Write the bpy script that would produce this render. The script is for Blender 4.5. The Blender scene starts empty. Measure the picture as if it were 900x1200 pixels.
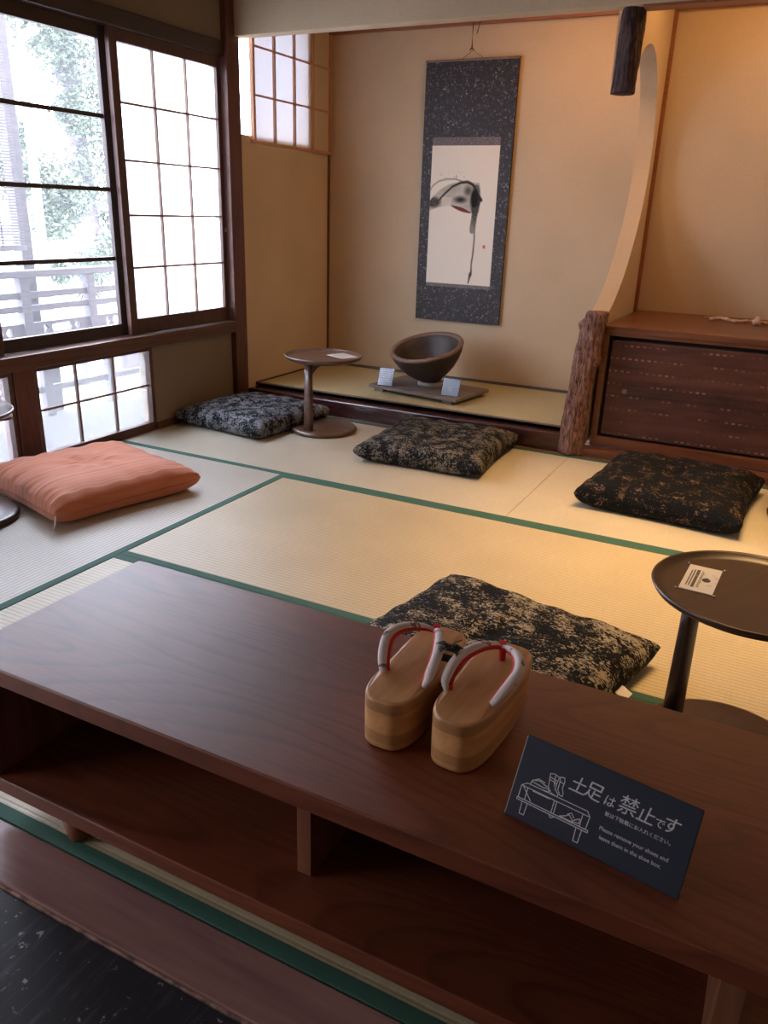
import bpy, bmesh, math, random
from mathutils import Vector, Matrix
random.seed(7)
SC = bpy.context.scene
COL = SC.collection
PI = math.pi
rad = math.radians

# ------------------------------------------------------------------ camera
cam_d = bpy.data.cameras.new('camera')
cam = bpy.data.objects.new('camera', cam_d); COL.objects.link(cam); SC.camera = cam
_yaw, _pit, _rol = rad(26.484), rad(20.772), rad(1.924)
F = Vector((-math.sin(_yaw)*math.cos(_pit), math.cos(_yaw)*math.cos(_pit), -math.sin(_pit)))
R = F.cross(Vector((0, 0, 1))).normalized(); U = R.cross(F)
R2 = R*math.cos(_rol)+U*math.sin(_rol); U2 = -R*math.sin(_rol)+U*math.cos(_rol)
M = Matrix((R2, U2, -F)).transposed().to_4x4(); M.translation = Vector((2.7374, -2.6482, 1.0509))
cam.matrix_world = M
cam_d.sensor_fit = 'VERTICAL'; cam_d.sensor_height = 36; cam_d.lens = 927.5/1200*36
cam_d.clip_start = 0.02; cam_d.clip_end = 200

# ------------------------------------------------------------------ world, lights, exposure
w = bpy.data.worlds.new('world'); SC.world = w; w.use_nodes = True
nt = w.node_tree; bg = nt.nodes['Background']
bg.inputs[0].default_value = (0.80, 0.85, 1.0, 1); bg.inputs[1].default_value = 27.0
SC.view_settings.view_transform = 'Standard'; SC.view_settings.look = 'None'
SC.view_settings.gamma = 1; SC.view_settings.use_curve_mapping = False
SC.view_settings.exposure = 0.0
SC.cycles.max_bounces = 10; SC.cycles.diffuse_bounces = 6; SC.cycles.transparent_max_bounces = 12
SC.cycles.use_denoising = True
SC.cycles.sample_clamp_indirect = 8
SC.cycles.caustics_refractive = False; SC.cycles.caustics_reflective = False

def area(name, loc, rot, sx, sy, power, col, portal=False):
    l = bpy.data.lights.new(name, 'AREA'); l.shape = 'RECTANGLE'; l.size = sx; l.size_y = sy
    l.energy = power; l.color = col
    if portal: l.cycles.is_portal = True
    o = bpy.data.objects.new(name, l); COL.objects.link(o); o.location = loc; o.rotation_euler = rot
    return o
# daylight portals in the real openings of the window wall
area('window_portal', (-0.13, -0.35, 1.1), (0, rad(-90), 0), 1.3, 2.6, 1, (1, 1, 1), True)
# warm ceiling lamps of the room (out of the frame, above the mats and in the alcoves)
area('alcove_lamp', (2.75, 1.35, 2.17), (0, 0, 0), 1.3, 0.25, 8.5, (1.0, 0.53, 0.20))
area('tokonoma_lamp', (1.62, 1.25, 2.17), (0, 0, 0), 0.4, 0.18, 5.0, (1.0, 0.50, 0.17))
WARM = (1.0, 0.62, 0.30)
area('hall_fill_light', (-0.06, -3.25, 0.85), (0, rad(-90), 0), 1.3, 1.3, 36, (1.0, 0.94, 0.95))  # unseen area light before the closed wall, added to brighten shelf and plank
area('room_lamp', (2.55, -0.1, 2.20), (0, 0, 0), 0.9, 0.9, 16.5, (1.0, 0.58, 0.24)).data.spread = rad(78)

# ------------------------------------------------------------------ materials
def newmat(name):
    m = bpy.data.materials.new(name); m.use_nodes = True
    n = m.node_tree.nodes; l = m.node_tree.links
    return m, n, l, n['Principled BSDF']
def node(n, t, **k):
    x = n.new(t)
    for a, b in k.items():
        if isinstance(a, str) and a.startswith('i_'):
            key = a[2:]; x.inputs[int(key) if key.isdigit() else key.replace('_', ' ')].default_value = b
        else: setattr(x, a, b)
    return x
def ramp(n, stops, interp='LINEAR'):
    r = n.new('ShaderNodeValToRGB'); e = r.color_ramp.elements; r.color_ramp.interpolation = interp
    while len(e) < len(stops): e.new(0.5)
    for q, (p, c) in zip(e, stops): q.position = p; q.color = (*c, 1) if len(c) == 3 else c
    return r
def coords(n, l, scale=(1, 1, 1), rot=(0, 0, 0), kind='Object'):
    tc = n.new('ShaderNodeTexCoord'); mp = n.new('ShaderNodeMapping')
    mp.inputs['Scale'].default_value = scale; mp.inputs['Rotation'].default_value = rot
    l.new(tc.outputs[kind], mp.inputs[0]); return mp.outputs[0]
def bump(n, l, b, src, strength=0.3, dist=0.002):
    bp = n.new('ShaderNodeBump'); bp.inputs['Strength'].default_value = strength; bp.inputs['Distance'].default_value = dist
    l.new(src, bp.inputs['Height']); l.new(bp.outputs[0], b.inputs['Normal']); return bp

def plain(name, c, rough=0.5, metal=0, spec=0.5, var=0.12, nscale=30, bmp=0.0):
    m, n, l, b = newmat(name)
    v = coords(n, l)
    t = node(n, 'ShaderNodeTexNoise', i_Scale=nscale, i_Detail=5.0); l.new(v, t.inputs['Vector'])
    r = ramp(n, [(0.3, [x*(1-var) for x in c]), (0.7, [min(1, x*(1+var)) for x in c])]); l.new(t.outputs[0], r.inputs[0])
    l.new(r.outputs[0], b.inputs['Base Color'])
    b.inputs['Roughness'].default_value = rough; b.inputs['Metallic'].default_value = metal
    b.inputs['Specular IOR Level'].default_value = spec
    if bmp: bump(n, l, b, t.outputs[0], bmp)
    return m

def wood(name, dark, light, axis='X', scale=9.0, rough=0.4, stretch=14, contrast=1.0, spec=0.5, rings=True, bmp=0.15, coat=0.0):
    """wood with fibres along the axis and cathedral rings"""
    m, n, l, b = newmat(name)
    s = {'X': (1/stretch, 1, 1), 'Y': (1, 1/stretch, 1), 'Z': (1, 1, 1/stretch)}[axis]
    v = coords(n, l, s)
    nz = node(n, 'ShaderNodeTexNoise', i_Scale=scale*0.45, i_Detail=2.0, i_Distortion=0.4); l.new(v, nz.inputs['Vector'])
    mul = node(n, 'ShaderNodeMath', operation='MULTIPLY'); mul.inputs[1].default_value = 16.0; l.new(nz.outputs[0], mul.inputs[0])
    fr = node(n, 'ShaderNodeMath', operation='PINGPONG'); fr.inputs[1].default_value = 0.5; l.new(mul.outputs[0], fr.inputs[0])
    fib = node(n, 'ShaderNodeTexNoise', i_Scale=scale*14, i_Detail=4.0); l.new(v, fib.inputs['Vector'])
    big = node(n, 'ShaderNodeTexNoise', i_Scale=2.2, i_Detail=3.0); l.new(coords(n, l), big.inputs['Vector'])
    a = node(n, 'ShaderNodeMath', operation='MULTIPLY'); a.inputs[1].default_value = (0.55 if rings else 0.1)*contrast; l.new(fr.outputs[0], a.inputs[0])
    c = node(n, 'ShaderNodeMath', operation='MULTIPLY_ADD'); c.inputs[1].default_value = 0.55*contrast; l.new(fib.outputs[0], c.inputs[0]); l.new(a.outputs[0], c.inputs[2])
    d = node(n, 'ShaderNodeMath', operation='MULTIPLY_ADD'); d.inputs[1].default_value = 0.5; l.new(big.outputs[0], d.inputs[0]); l.new(c.outputs[0], d.inputs[2])
    r = ramp(n, [(0.25, dark), (0.95, light)]); l.new(d.outputs[0], r.inputs[0])
    l.new(r.outputs[0], b.inputs['Base Color'])
    b.inputs['Roughness'].default_value = rough; b.inputs['Specular IOR Level'].default_value = spec
    b.inputs['Coat Weight'].default_value = coat; b.inputs['Coat Roughness'].default_value = 0.25
    if bmp: bump(n, l, b, c.outputs[0], bmp, 0.0015)
    return m

def plaster(name, c):
    m, n, l, b = newmat(name)
    v = coords(n, l)
    t = node(n, 'ShaderNodeTexNoise', i_Scale=260.0, i_Detail=3.0); l.new(v, t.inputs['Vector'])
    g = node(n, 'ShaderNodeTexNoise', i_Scale=2.5, i_Detail=4.0); l.new(v, g.inputs['Vector'])
    r = ramp(n, [(0.3, [x*0.93 for x in c]), (0.7, [x*1.05 for x in c])]); l.new(g.outputs[0], r.inputs[0])
    r2 = ramp(n, [(0.3, (0.9, 0.9, 0.9)), (0.65, (1.03, 1.03, 1.03))]); l.new(t.outputs[0], r2.inputs[0])
    mx = node(n, 'ShaderNodeMix', data_type='RGBA', blend_type='MULTIPLY'); mx.inputs[0].default_value = 1
    l.new(r.outputs[0], mx.inputs[6]); l.new(r2.outputs[0], mx.inputs[7]); l.new(mx.outputs[2], b.inputs['Base Color'])
    b.inputs['Roughness'].default_value = 0.9; b.inputs['Specular IOR Level'].default_value = 0.15
    bump(n, l, b, t.outputs[0], 0.25, 0.001); return m

def tatami(name, axis, c=(0.61, 0.53, 0.36), period=0.0155, line=0.24):
    """rush weave: ridges run along the mat's length"""
    m, n, l, b = newmat(name)
    v = coords(n, l)
    sx = node(n, 'ShaderNodeSeparateXYZ'); l.new(v, sx.inputs[0])
    cross = sx.outputs['Y'] if axis == 'X' else sx.outputs['X']
    mu = node(n, 'ShaderNodeMath', operation='MULTIPLY'); mu.inputs[1].default_value = 2*PI/period; l.new(cross, mu.inputs[0])
    sn = node(n, 'ShaderNodeMath', operation='SINE'); l.new(mu.outputs[0], sn.inputs[0])
    # rushes: very fine lines across the mat
    st = coords(n, l, (900, 14, 1) if axis == 'X' else (14, 900, 1))
    f = node(n, 'ShaderNodeTexNoise', i_Scale=1.0, i_Detail=2.0); l.new(st, f.inputs['Vector'])
    g = node(n, 'ShaderNodeTexNoise', i_Scale=3.0, i_Detail=4.0); l.new(v, g.inputs['Vector'])
    r = ramp(n, [(0.25, [x*0.90 for x in c]), (0.75, [x*1.06 for x in c])]); l.new(g.outputs[0], r.inputs[0])
    r2 = ramp(n, [(0.3, (0.88, 0.88, 0.86)), (0.7, (1.05, 1.05, 1.05))]); l.new(f.outputs[0], r2.inputs[0])
    mr = node(n, 'ShaderNodeMapRange'); mr.inputs[1].default_value = -1; mr.inputs[2].default_value = -0.1; mr.inputs[3].default_value = 1-line; mr.inputs[4].default_value = 1.0  # sheen contrast of the ridges, painted in as darker grooves
    l.new(sn.outputs[0], mr.inputs[0])
    mx = node(n, 'ShaderNodeMix', data_type='RGBA', blend_type='MULTIPLY'); mx.inputs[0].default_value = 1
    l.new(r.outputs[0], mx.inputs[6]); l.new(r2.outputs[0], mx.inputs[7])
    mx2 = node(n, 'ShaderNodeVectorMath', operation='SCALE'); l.new(mx.outputs[2], mx2.inputs[0]); l.new(mr.outputs[0], mx2.inputs['Scale'])
    l.new(mx2.outputs[0], b.inputs['Base Color'])
    b.inputs['Roughness'].default_value = 0.42; b.inputs['Specular IOR Level'].default_value = 0.685
    ad = node(n, 'ShaderNodeMath', operation='MULTIPLY_ADD'); ad.inputs[1].default_value = 0.25; l.new(f.outputs[0], ad.inputs[0]); l.new(mr.outputs[0], ad.inputs[2])
    bump(n, l, b, ad.outputs[0], 0.6, 0.004); return m

def brocade(name, flecks, amount=0.5, scale=26):
    """black jacquard with a metallic leafy fleck pattern"""
    m, n, l, b = newmat(name)
    v = coords(n, l, (1, 1.5, 1), (0, 0, 0.5))
    t = node(n, 'ShaderNodeTexNoise', i_Scale=float(scale)*2.4, i_Detail=7.0, i_Roughness=0.68, i_Distortion=1.2); l.new(v, t.inputs['Vector'])
    big = node(n, 'ShaderNodeTexNoise', i_Scale=float(scale)*0.5, i_Detail=3.0); l.new(coords(n, l), big.inputs['Vector'])
    ad = node(n, 'ShaderNodeMath', operation='MULTIPLY_ADD'); ad.inputs[1].default_value = 0.5; l.new(big.outputs[0], ad.inputs[0]); l.new(t.outputs[0], ad.inputs[2])
    a = 0.86-0.16*amount
    r = ramp(n, [(0.0, (0.003, 0.0035, 0.005)), (a, (0.005, 0.006, 0.008)), (a+0.018, flecks), (1.0, [min(1, x*1.25) for x in flecks])]); l.new(ad.outputs[0], r.inputs[0])
    l.new(r.outputs[0], b.inputs['Base Color'])
    rr = ramp(n, [(a, (0.75,)*3), (a+0.03, (0.36,)*3)]); l.new(ad.outputs[0], rr.inputs[0]); l.new(rr.outputs[0], b.inputs['Roughness'])
    b.inputs['Specular IOR Level'].default_value = 0.12
    bump(n, l, b, ad.outputs[0], 0.9, 0.005); return m

def paper(name, c=(0.93, 0.94, 0.96), thru=0.35, rough=0.32, front=None, dm=0.3):
    m, n, l, b = newmat(name)
    out = n['Material Output']; n.remove(b)
    tr = node(n, 'ShaderNodeBsdfTranslucent'); tr.inputs[0].default_value = (*c, 1)
    df = node(n, 'ShaderNodeBsdfDiffuse'); df.inputs[0].default_value = (*(front or c), 1)
    rf = node(n, 'ShaderNodeBsdfRefraction'); rf.inputs['Roughness'].default_value = rough; rf.inputs['IOR'].default_value = 1.08; rf.inputs[0].default_value = (*c, 1)
    t = node(n, 'ShaderNodeTexNoise', i_Scale=60.0, i_Detail=5.0); l.new(coords(n, l), t.inputs['Vector'])
    mr = node(n, 'ShaderNodeMapRange'); mr.inputs[3].default_value = dm-0.05; mr.inputs[4].default_value = dm+0.05; l.new(t.outputs[0], mr.inputs[0])
    m1 = node(n, 'ShaderNodeMixShader'); l.new(mr.outputs[0], m1.inputs[0]); l.new(tr.outputs[0], m1.inputs[1]); l.new(df.outputs[0], m1.inputs[2])
    m2 = node(n, 'ShaderNodeMixShader'); m2.inputs[0].default_value = thru; l.new(m1.outputs[0], m2.inputs[1]); l.new(rf.outputs[0], m2.inputs[2])
    l.new(m2.outputs[0], out.inputs[0]); return m

def glass(name):
    m, n, l, b = newmat(name)
    out = n['Material Output']; n.remove(b)
    tr = node(n, 'ShaderNodeBsdfTransparent'); tr.inputs[0].default_value = (0.97, 0.98, 1, 1)
    gl = node(n, 'ShaderNodeBsdfGlossy'); gl.inputs['Roughness'].default_value = 0.02
    dt = node(n, 'ShaderNodeBsdfTranslucent'); dt.inputs[0].default_value = (0.9, 0.92, 1.0, 1)
    fz = node(n, 'ShaderNodeFresnel'); fz.inputs[0].default_value = 1.35
    m1 = node(n, 'ShaderNodeMixShader'); l.new(fz.outputs[0], m1.inputs[0]); l.new(tr.outputs[0], m1.inputs[1]); l.new(gl.outputs[0], m1.inputs[2])
    m2 = node(n, 'ShaderNodeMixShader'); m2.inputs[0].default_value = 0.045   # bright veil of glare over the view, put into the pane
    l.new(m1.outputs[0], m2.inputs[1]); l.new(dt.outputs[0], m2.inputs[2])
    l.new(m2.outputs[0], out.inputs[0]); return m

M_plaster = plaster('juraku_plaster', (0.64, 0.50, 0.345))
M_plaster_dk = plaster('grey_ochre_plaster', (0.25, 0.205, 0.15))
M_kokabe = plaster('lintel_plaster', (0.60, 0.485, 0.34))
M_post = wood('red_brown_post', (0.05, 0.016, 0.011), (0.15, 0.052, 0.034), 'Z', 12, 0.42)
M_frameX = wood('brown_trim_x', (0.07, 0.026, 0.016), (0.21, 0.09, 0.05), 'X', 12, 0.42)
M_frameY = wood('brown_trim_y', (0.05, 0.022, 0.016), (0.15, 0.068, 0.045), 'Y', 12, 0.40)
M_darkY = wood('dark_sash', (0.020, 0.012, 0.010), (0.055, 0.030, 0.024), 'Y', 12, 0.4)
M_sash = wood('brown_sash', (0.040, 0.018, 0.014), (0.11, 0.047, 0.034), 'Z', 14, 0.4)
M_kumiko = wood('pale_lattice', (0.42, 0.22, 0.12), (0.66, 0.38, 0.22), 'Z', 20, 0.5)
M_kumikod = wood('brown_lattice', (0.13, 0.07, 0.05), (0.26, 0.15, 0.10), 'Z', 20, 0.5)
M_corn = wood('orange_cornice', (0.20, 0.07, 0.03), (0.36, 0.14, 0.06), 'X', 12, 0.45)
M_kamachi = wood('lacquered_sill', (0.030, 0.008, 0.008), (0.060, 0.016, 0.014), 'X', 12, 0.22, coat=0.5, bmp=0.03)
M_bench = wood('shoe_bench_wood', (0.095, 0.032, 0.018), (0.27, 0.105, 0.056), 'X', 7.5, 0.34, 9, 1.0, bmp=0.10)
def mk_bench():
    m, n, l, b = newmat('oiled_bench_top')
    v = coords(n, l, (1/7, 1, 1))
    nz = node(n, 'ShaderNodeTexNoise', i_Scale=3.1, i_Detail=1.5, i_Distortion=0.25); l.new(v, nz.inputs['Vector'])
    mu = node(n, 'ShaderNodeMath', operation='MULTIPLY'); mu.inputs[1].default_value = 42.0; l.new(nz.outputs[0], mu.inputs[0])
    fr = node(n, 'ShaderNodeMath', operation='FRACT'); l.new(mu.outputs[0], fr.inputs[0])
    fib = node(n, 'ShaderNodeTexNoise', i_Scale=150.0, i_Detail=3.0); l.new(coords(n, l, (1/12, 1, 1)), fib.inputs['Vector'])
    big = node(n, 'ShaderNodeTexNoise', i_Scale=2.6, i_Detail=4.0); l.new(coords(n, l), big.inputs['Vector'])
    rg = ramp(n, [(0.0, (1, 1, 1)), (0.62, (0.96, 0.96, 0.96)), (0.90, (0.70, 0.66, 0.64)), (1.0, (0.92, 0.92, 0.92))]); l.new(fr.outputs[0], rg.inputs[0])
    base = ramp(n, [(0.3, (0.125, 0.028, 0.011)), (0.7, (0.205, 0.053, 0.022))]); l.new(big.outputs[0], base.inputs[0])
    fb = ramp(n, [(0.3, (0.80, 0.78, 0.76)), (0.7, (1.08, 1.08, 1.08))]); l.new(fib.outputs[0], fb.inputs[0])
    m1 = node(n, 'ShaderNodeMix', data_type='RGBA', blend_type='MULTIPLY'); m1.inputs[0].default_value = 1; l.new(base.outputs[0], m1.inputs[6]); l.new(rg.outputs[0], m1.inputs[7])
    m2 = node(n, 'ShaderNodeMix', data_type='RGBA', blend_type='MULTIPLY'); m2.inputs[0].default_value = 1; l.new(m1.outputs[2], m2.inputs[6]); l.new(fb.outputs[0], m2.inputs[7])
    l.new(m2.outputs[2], b.inputs['Base Color']); b.inputs['Roughness'].default_value = 0.44; b.inputs['Specular IOR Level'].default_value = 0.8
    bump(n, l, b, fib.outputs[0], 0.12, 0.001); return m
M_bench = mk_bench()
M_benchz = wood('shoe_bench_panel', (0.10, 0.034, 0.019), (0.25, 0.095, 0.05), 'Z', 8, 0.5, 9)
M_walnut = wood('walnut_table', (0.040, 0.020, 0.013), (0.16, 0.090, 0.060), 'X', 11, 0.32, 3, coat=0.3, bmp=0.05)
M_walnutdk = wood('dark_table', (0.018, 0.009, 0.006), (0.052, 0.026, 0.017), 'X', 9, 0.36, 7, coat=0.3, bmp=0.04)
M_geta = wood('paulownia_sole', (0.36, 0.17, 0.065), (0.72, 0.41, 0.19), 'Y', 11, 0.42, 10, 0.75, bmp=0.05)
def laminate(m):
    n = m.node_tree.nodes; l = m.node_tree.links; b = n['Principled BSDF']; src = b.inputs['Base Color'].links[0].from_socket
    v = coords(n, l, (0.6, 0.6, 1)); sx = node(n, 'ShaderNodeSeparateXYZ'); l.new(v, sx.inputs[0])
    nz = node(n, 'ShaderNodeTexNoise', i_Scale=9.0); l.new(v, nz.inputs['Vector'])
    a = node(n, 'ShaderNodeMath', operation='MULTIPLY_ADD'); a.inputs[1].default_value = 0.006; l.new(nz.outputs[0], a.inputs[0]); l.new(sx.outputs['Z'], a.inputs[2])
    c = node(n, 'ShaderNodeMath', operation='MULTIPLY'); c.inputs[1].default_value = 62.0; l.new(a.outputs[0], c.inputs[0])
    f = node(n, 'ShaderNodeMath', operation='FLOOR'); l.new(c.outputs[0], f.inputs[0])
    w_ = node(n, 'ShaderNodeTexWhiteNoise', noise_dimensions='1D'); l.new(f.outputs[0], w_.inputs['W'])
    r = ramp(n, [(0, (0.70, 0.68, 0.66)), (1, (1.15, 1.12, 1.08))]); l.new(w_.outputs['Value'], r.inputs[0])
    mx = node(n, 'ShaderNodeMix', data_type='RGBA', blend_type='MULTIPLY'); mx.inputs[0].default_value = 1
    l.new(src, mx.inputs[6]); l.new(r.outputs[0], mx.inputs[7]); l.new(mx.outputs[2], b.inputs['Base Color'])
laminate(M_geta)
M_chest = wood('chest_wood', (0.075, 0.027, 0.014), (0.20, 0.076, 0.038), 'X', 8, 0.33, 12)
M_boardw = wood('weathered_board', (0.09, 0.068, 0.058), (0.27, 0.215, 0.185), 'X', 10, 0.7, 8)
M_plank = wood('sill_plank', (0.16, 0.085, 0.08), (0.33, 0.19, 0.175), 'X', 6, 0.23, 12, coat=0.4, bmp=0.04)
M_rail = wood('weathered_rail', (0.050, 0.045, 0.052), (0.095, 0.086, 0.097), 'Y', 10, 0.8)
M_green = plain('green_border_cloth', (0.042, 0.122, 0.094), 0.75, var=0.12, nscale=900, spec=0.3)
M_greendk = plain('patterned_border_cloth', (0.11, 0.10, 0.09), 0.8, var=0.5, nscale=300)
M_tX = tatami('tatami_rush_x', 'X'); M_tY = tatami('tatami_rush_y', 'Y', (0.56, 0.52, 0.43), line=0.36)
M_tT = tatami('tatami_alcove', 'X', (0.58, 0.52, 0.31), 0.0155, 0.05)
M_tB = tatami('tatami_back_row', 'X', (0.62, 0.575, 0.455), 0.0155, 0.05)
M_gap = plain('dark_gap', (0.008, 0.006, 0.005), 0.9)
M_glass = glass('window_glass'); M_paper = paper('shoji_paper', thru=0.42); M_paperlow = paper('shoji_frosted', (0.80, 0.82, 0.85), 0.80, 0.17)
M_paperwarm = paper('shoji_paper_small', (0.195, 0.205, 0.225), 0.0, 0.4, (0.88, 0.72, 0.52), 0.70)
M_bA = brocade('brocade_silver', (0.25, 0.262, 0.285), 0.62, 38)
M_bB = brocade('brocade_bronze', (0.19, 0.178, 0.15), 0.50, 36)
M_bC = brocade('brocade_faint', (0.13, 0.088, 0.06), 0.12, 34)
M_bD = brocade('brocade_gold', (0.34, 0.31, 0.25), 0.46, 33)
M_black = plain('black_fabric', (0.012, 0.012, 0.014), 0.8)
M_white = plain('white_card', (0.72, 0.72, 0.72), 0.4, var=0.03)
M_ink = plain('dark_print', (0.03, 0.03, 0.035), 0.6)
M_navy = plain('navy_board', (0.019, 0.027, 0.052), 0.32, var=0.1, nscale=200)
M_navycard = plain('navy_card', (0.07, 0.10, 0.18), 0.22, var=0.2, nscale=40)
M_chalk = plain('white_print', (0.55, 0.57, 0.62), 0.7, var=0.2, nscale=400)
M_red = plain('red_cotton', (0.50, 0.010, 0.014), 0.75)
M_thread = plain('black_thread', (0.01, 0.013, 0.012), 0.8)
M_bowl = wood('charred_bowl', (0.018, 0.012, 0.010), (0.060, 0.042, 0.034), 'Y', 10, 0.55, 6, bmp=0.3)
M_bowlrim = wood('worn_rim', (0.10, 0.06, 0.045), (0.24, 0.155, 0.12), 'Y', 14, 0.55, 4)
M_chips = plain('wood_chips', (0.20, 0.09, 0.05), 0.7, var=0.5, nscale=60)
M_metal = plain('pale_metal', (0.55, 0.53, 0.5), 0.35, 0.9)
M_string = plain('cord', (0.30, 0.22, 0.10), 0.7)
M_hook = plain('brown_hook', (0.10, 0.03, 0.02), 0.5)
M_twig = plain('pale_driftwood', (0.55, 0.38, 0.28), 0.7, var=0.4, nscale=60)
M_acry = plain('pale_ring', (0.50, 0.46, 0.42), 0.3)
M_leaf = plain('pale_green_leaf', (0.045, 0.066, 0.036), 0.6, var=0.4, nscale=3)
M_bark_out = plain('grey_bark', (0.085, 0.070, 0.085), 0.9, var=0.4, nscale=8)
M_ground = plain('street', (0.30, 0.30, 0.30), 0.9)
M_blind = plain('bamboo_blind', (0.10, 0.092, 0.10), 0.7, var=0.25, nscale=20)
M_pipe = plain('grey_pole', (0.08, 0.085, 0.12), 0.6)
M_chip = plain('chipped_edge_wood', (0.22, 0.13, 0.105), 0.7, var=0.9, nscale=55)
M_ceil = wood('ceiling_board', (0.13, 0.07, 0.04), (0.25, 0.15, 0.09), 'X', 8, 0.6)
M_hall = plaster('hall_plaster', (0.20, 0.16, 0.12))

def mk_dark_floor():
    m, n, l, b = newmat('black_lacquer_floor')
    v = coords(n, l)
    t = node(n, 'ShaderNodeTexNoise', i_Scale=55.0, i_Detail=6.0, i_Roughness=0.6, i_Distortion=0.6); l.new(v, t.inputs['Vector'])
    s = node(n, 'ShaderNodeTexNoise', i_Scale=1.0, i_Detail=4.0, i_Roughness=0.8); l.new(coords(n, l, (70, 6, 1), (0, 0, 0.7)), s.inputs['Vector'])
    r = ramp(n, [(0.0, (0.010, 0.011, 0.016)), (0.635, (0.016, 0.017, 0.023)), (0.665, (0.30, 0.29, 0.29)), (1, (0.4, 0.4, 0.4))]); l.new(t.outputs[0], r.inputs[0])
    r2 = ramp(n, [(0.55, (0, 0, 0)), (0.75, (0.07, 0.07, 0.08))]); l.new(s.outputs[0], r2.inputs[0])
    mx = node(n, 'ShaderNodeMix', data_type='RGBA', blend_type='ADD'); mx.inputs[0].default_value = 1
    l.new(r.outputs[0], mx.inputs[6]); l.new(r2.outputs[0], mx.inputs[7]); l.new(mx.outputs[2], b.inputs['Base Color'])
    b.inputs['Roughness'].default_value = 0.38; return m
M_floor = mk_dark_floor()

def mk_bark(name, dark, light, s=1.0, spec=0.2):
    m, n, l, b = newmat(name)
    v = coords(n, l, (s, s, s*0.22))
    t = node(n, 'ShaderNodeTexNoise', i_Scale=95.0, i_Detail=6.0, i_Roughness=0.7, i_Distortion=0.8); l.new(v, t.inputs['Vector'])
    r = ramp(n, [(0.38, dark), (0.62, light)]); l.new(t.outputs[0], r.inputs[0]); l.new(r.outputs[0], b.inputs['Base Color'])
    b.inputs['Roughness'].default_value = 0.75; b.inputs['Specular IOR Level'].default_value = spec
    bump(n, l, b, t.outputs[0], 0.9, 0.008); return m
M_barklow = mk_bark('red_grey_bark', (0.055, 0.018, 0.012), (0.36, 0.20, 0.155))
M_barkhi = mk_bark('dark_bark', (0.012, 0.005, 0.005), (0.105, 0.055, 0.050), 0.8, 0.4)

def mk_orange():
    m, n, l, b = newmat('striped_orange_cotton')
    v = coords(n, l)
    sx = node(n, 'ShaderNodeSeparateXYZ'); l.new(v, sx.inputs[0])
    cmb = node(n, 'ShaderNodeCombineXYZ'); l.new(sx.outputs['X'], cmb.inputs[0])
    t = node(n, 'ShaderNodeTexNoise', i_Scale=75.0, i_Detail=2.0); l.new(cmb.outputs[0], t.inputs['Vector'])
    r = ramp(n, [(0.35, (0.50, 0.135, 0.055)), (0.5, (0.60, 0.19, 0.09)), (0.65, (0.68, 0.27, 0.15))]); l.new(t.outputs[0], r.inputs[0])
    l.new(r.outputs[0], b.inputs['Base Color']); b.inputs['Roughness'].default_value = 0.8
    b.inputs['Sheen Weight'].default_value = 0.25
    bump(n, l, b, t.outputs[0], 0.35, 0.003); return m
M_orange = mk_orange()

def mk_strap():
    m, n, l, b = newmat('printed_strap_cotton')
    t = node(n, 'ShaderNodeTexNoise', i_Scale=42.0, i_Detail=3.0, i_Distortion=0.6); l.new(coords(n, l), t.inputs['Vector'])
    r = ramp(n, [(0.0, (0.60, 0.57, 0.60)), (0.60, (0.64, 0.58, 0.58)), (0.64, (0.20, 0.10, 0.08)), (0.70, (0.12, 0.10, 0.10)), (0.73, (0.6, 0.42, 0.38))]); l.new(t.outputs[0], r.inputs[0])
    l.new(r.outputs[0], b.inputs['Base Color']); b.inputs['Roughness'].default_value = 0.75; return m
M_strap = mk_strap()

def mk_scrollcloth():
    m, n, l, b = newmat('speckled_indigo_mount')
    v = coords(n, l)
    t = node(n, 'ShaderNodeTexVoronoi', i_Scale=120.0); l.new(v, t.inputs['Vector'])
    t2 = node(n, 'ShaderNodeTexNoise', i_Scale=85.0, i_Detail=5.0, i_Roughness=0.8); l.new(v, t2.inputs['Vector'])
    g = node(n, 'ShaderNodeTexNoise', i_Scale=60.0, i_Detail=3.0); l.new(v, g.inputs['Vector'])
    base = ramp(n, [(0.35, (0.006, 0.004, 0.007)), (0.7, (0.018, 0.012, 0.018))]); l.new(g.outputs[0], base.inputs[0])
    r = ramp(n, [(0.55, (0, 0, 0)), (0.61, (0.14, 0.12, 0.11)), (0.67, (0.60, 0.55, 0.50))]); l.new(t2.outputs[0], r.inputs[0])
    mx = node(n, 'ShaderNodeMix', data_type='RGBA', blend_type='ADD'); mx.inputs[0].default_value = 1
    l.new(base.outputs[0], mx.inputs[6]); l.new(r.outputs[0], mx.inputs[7]); l.new(mx.outputs[2], b.inputs['Base Color'])
    b.inputs['Roughness'].default_value = 0.6; return m
M_mount = mk_scrollcloth()
M_band = plain('grey_brocade_band', (0.16, 0.14, 0.14), 0.7, var=0.8, nscale=160)

def mk_vcol(name, attr='ink', rough=0.8):
    m, n, l, b = newmat(name)
    a = node(n, 'ShaderNodeAttribute', attribute_name=attr); 
    t = node(n, 'ShaderNodeTexNoise', i_Scale=200.0, i_Detail=3.0); l.new(coords(n, l), t.inputs['Vector'])
    r = ramp(n, [(0.3, (0.96,)*3), (0.7, (1.0,)*3)]); l.new(t.outputs[0], r.inputs[0])
    mx = node(n, 'ShaderNodeMix', data_type='RGBA', blend_type='MULTIPLY'); mx.inputs[0].default_value = 1
    l.new(a.outputs['Color'], mx.inputs[6]); l.new(r.outputs[0], mx.inputs[7]); l.new(mx.outputs[2], b.inputs['Base Color'])
    b.inputs['Roughness'].default_value = rough; b.inputs['Specular IOR Level'].default_value = 0.2; return m
M_art = mk_vcol('ink_painting')

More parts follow.
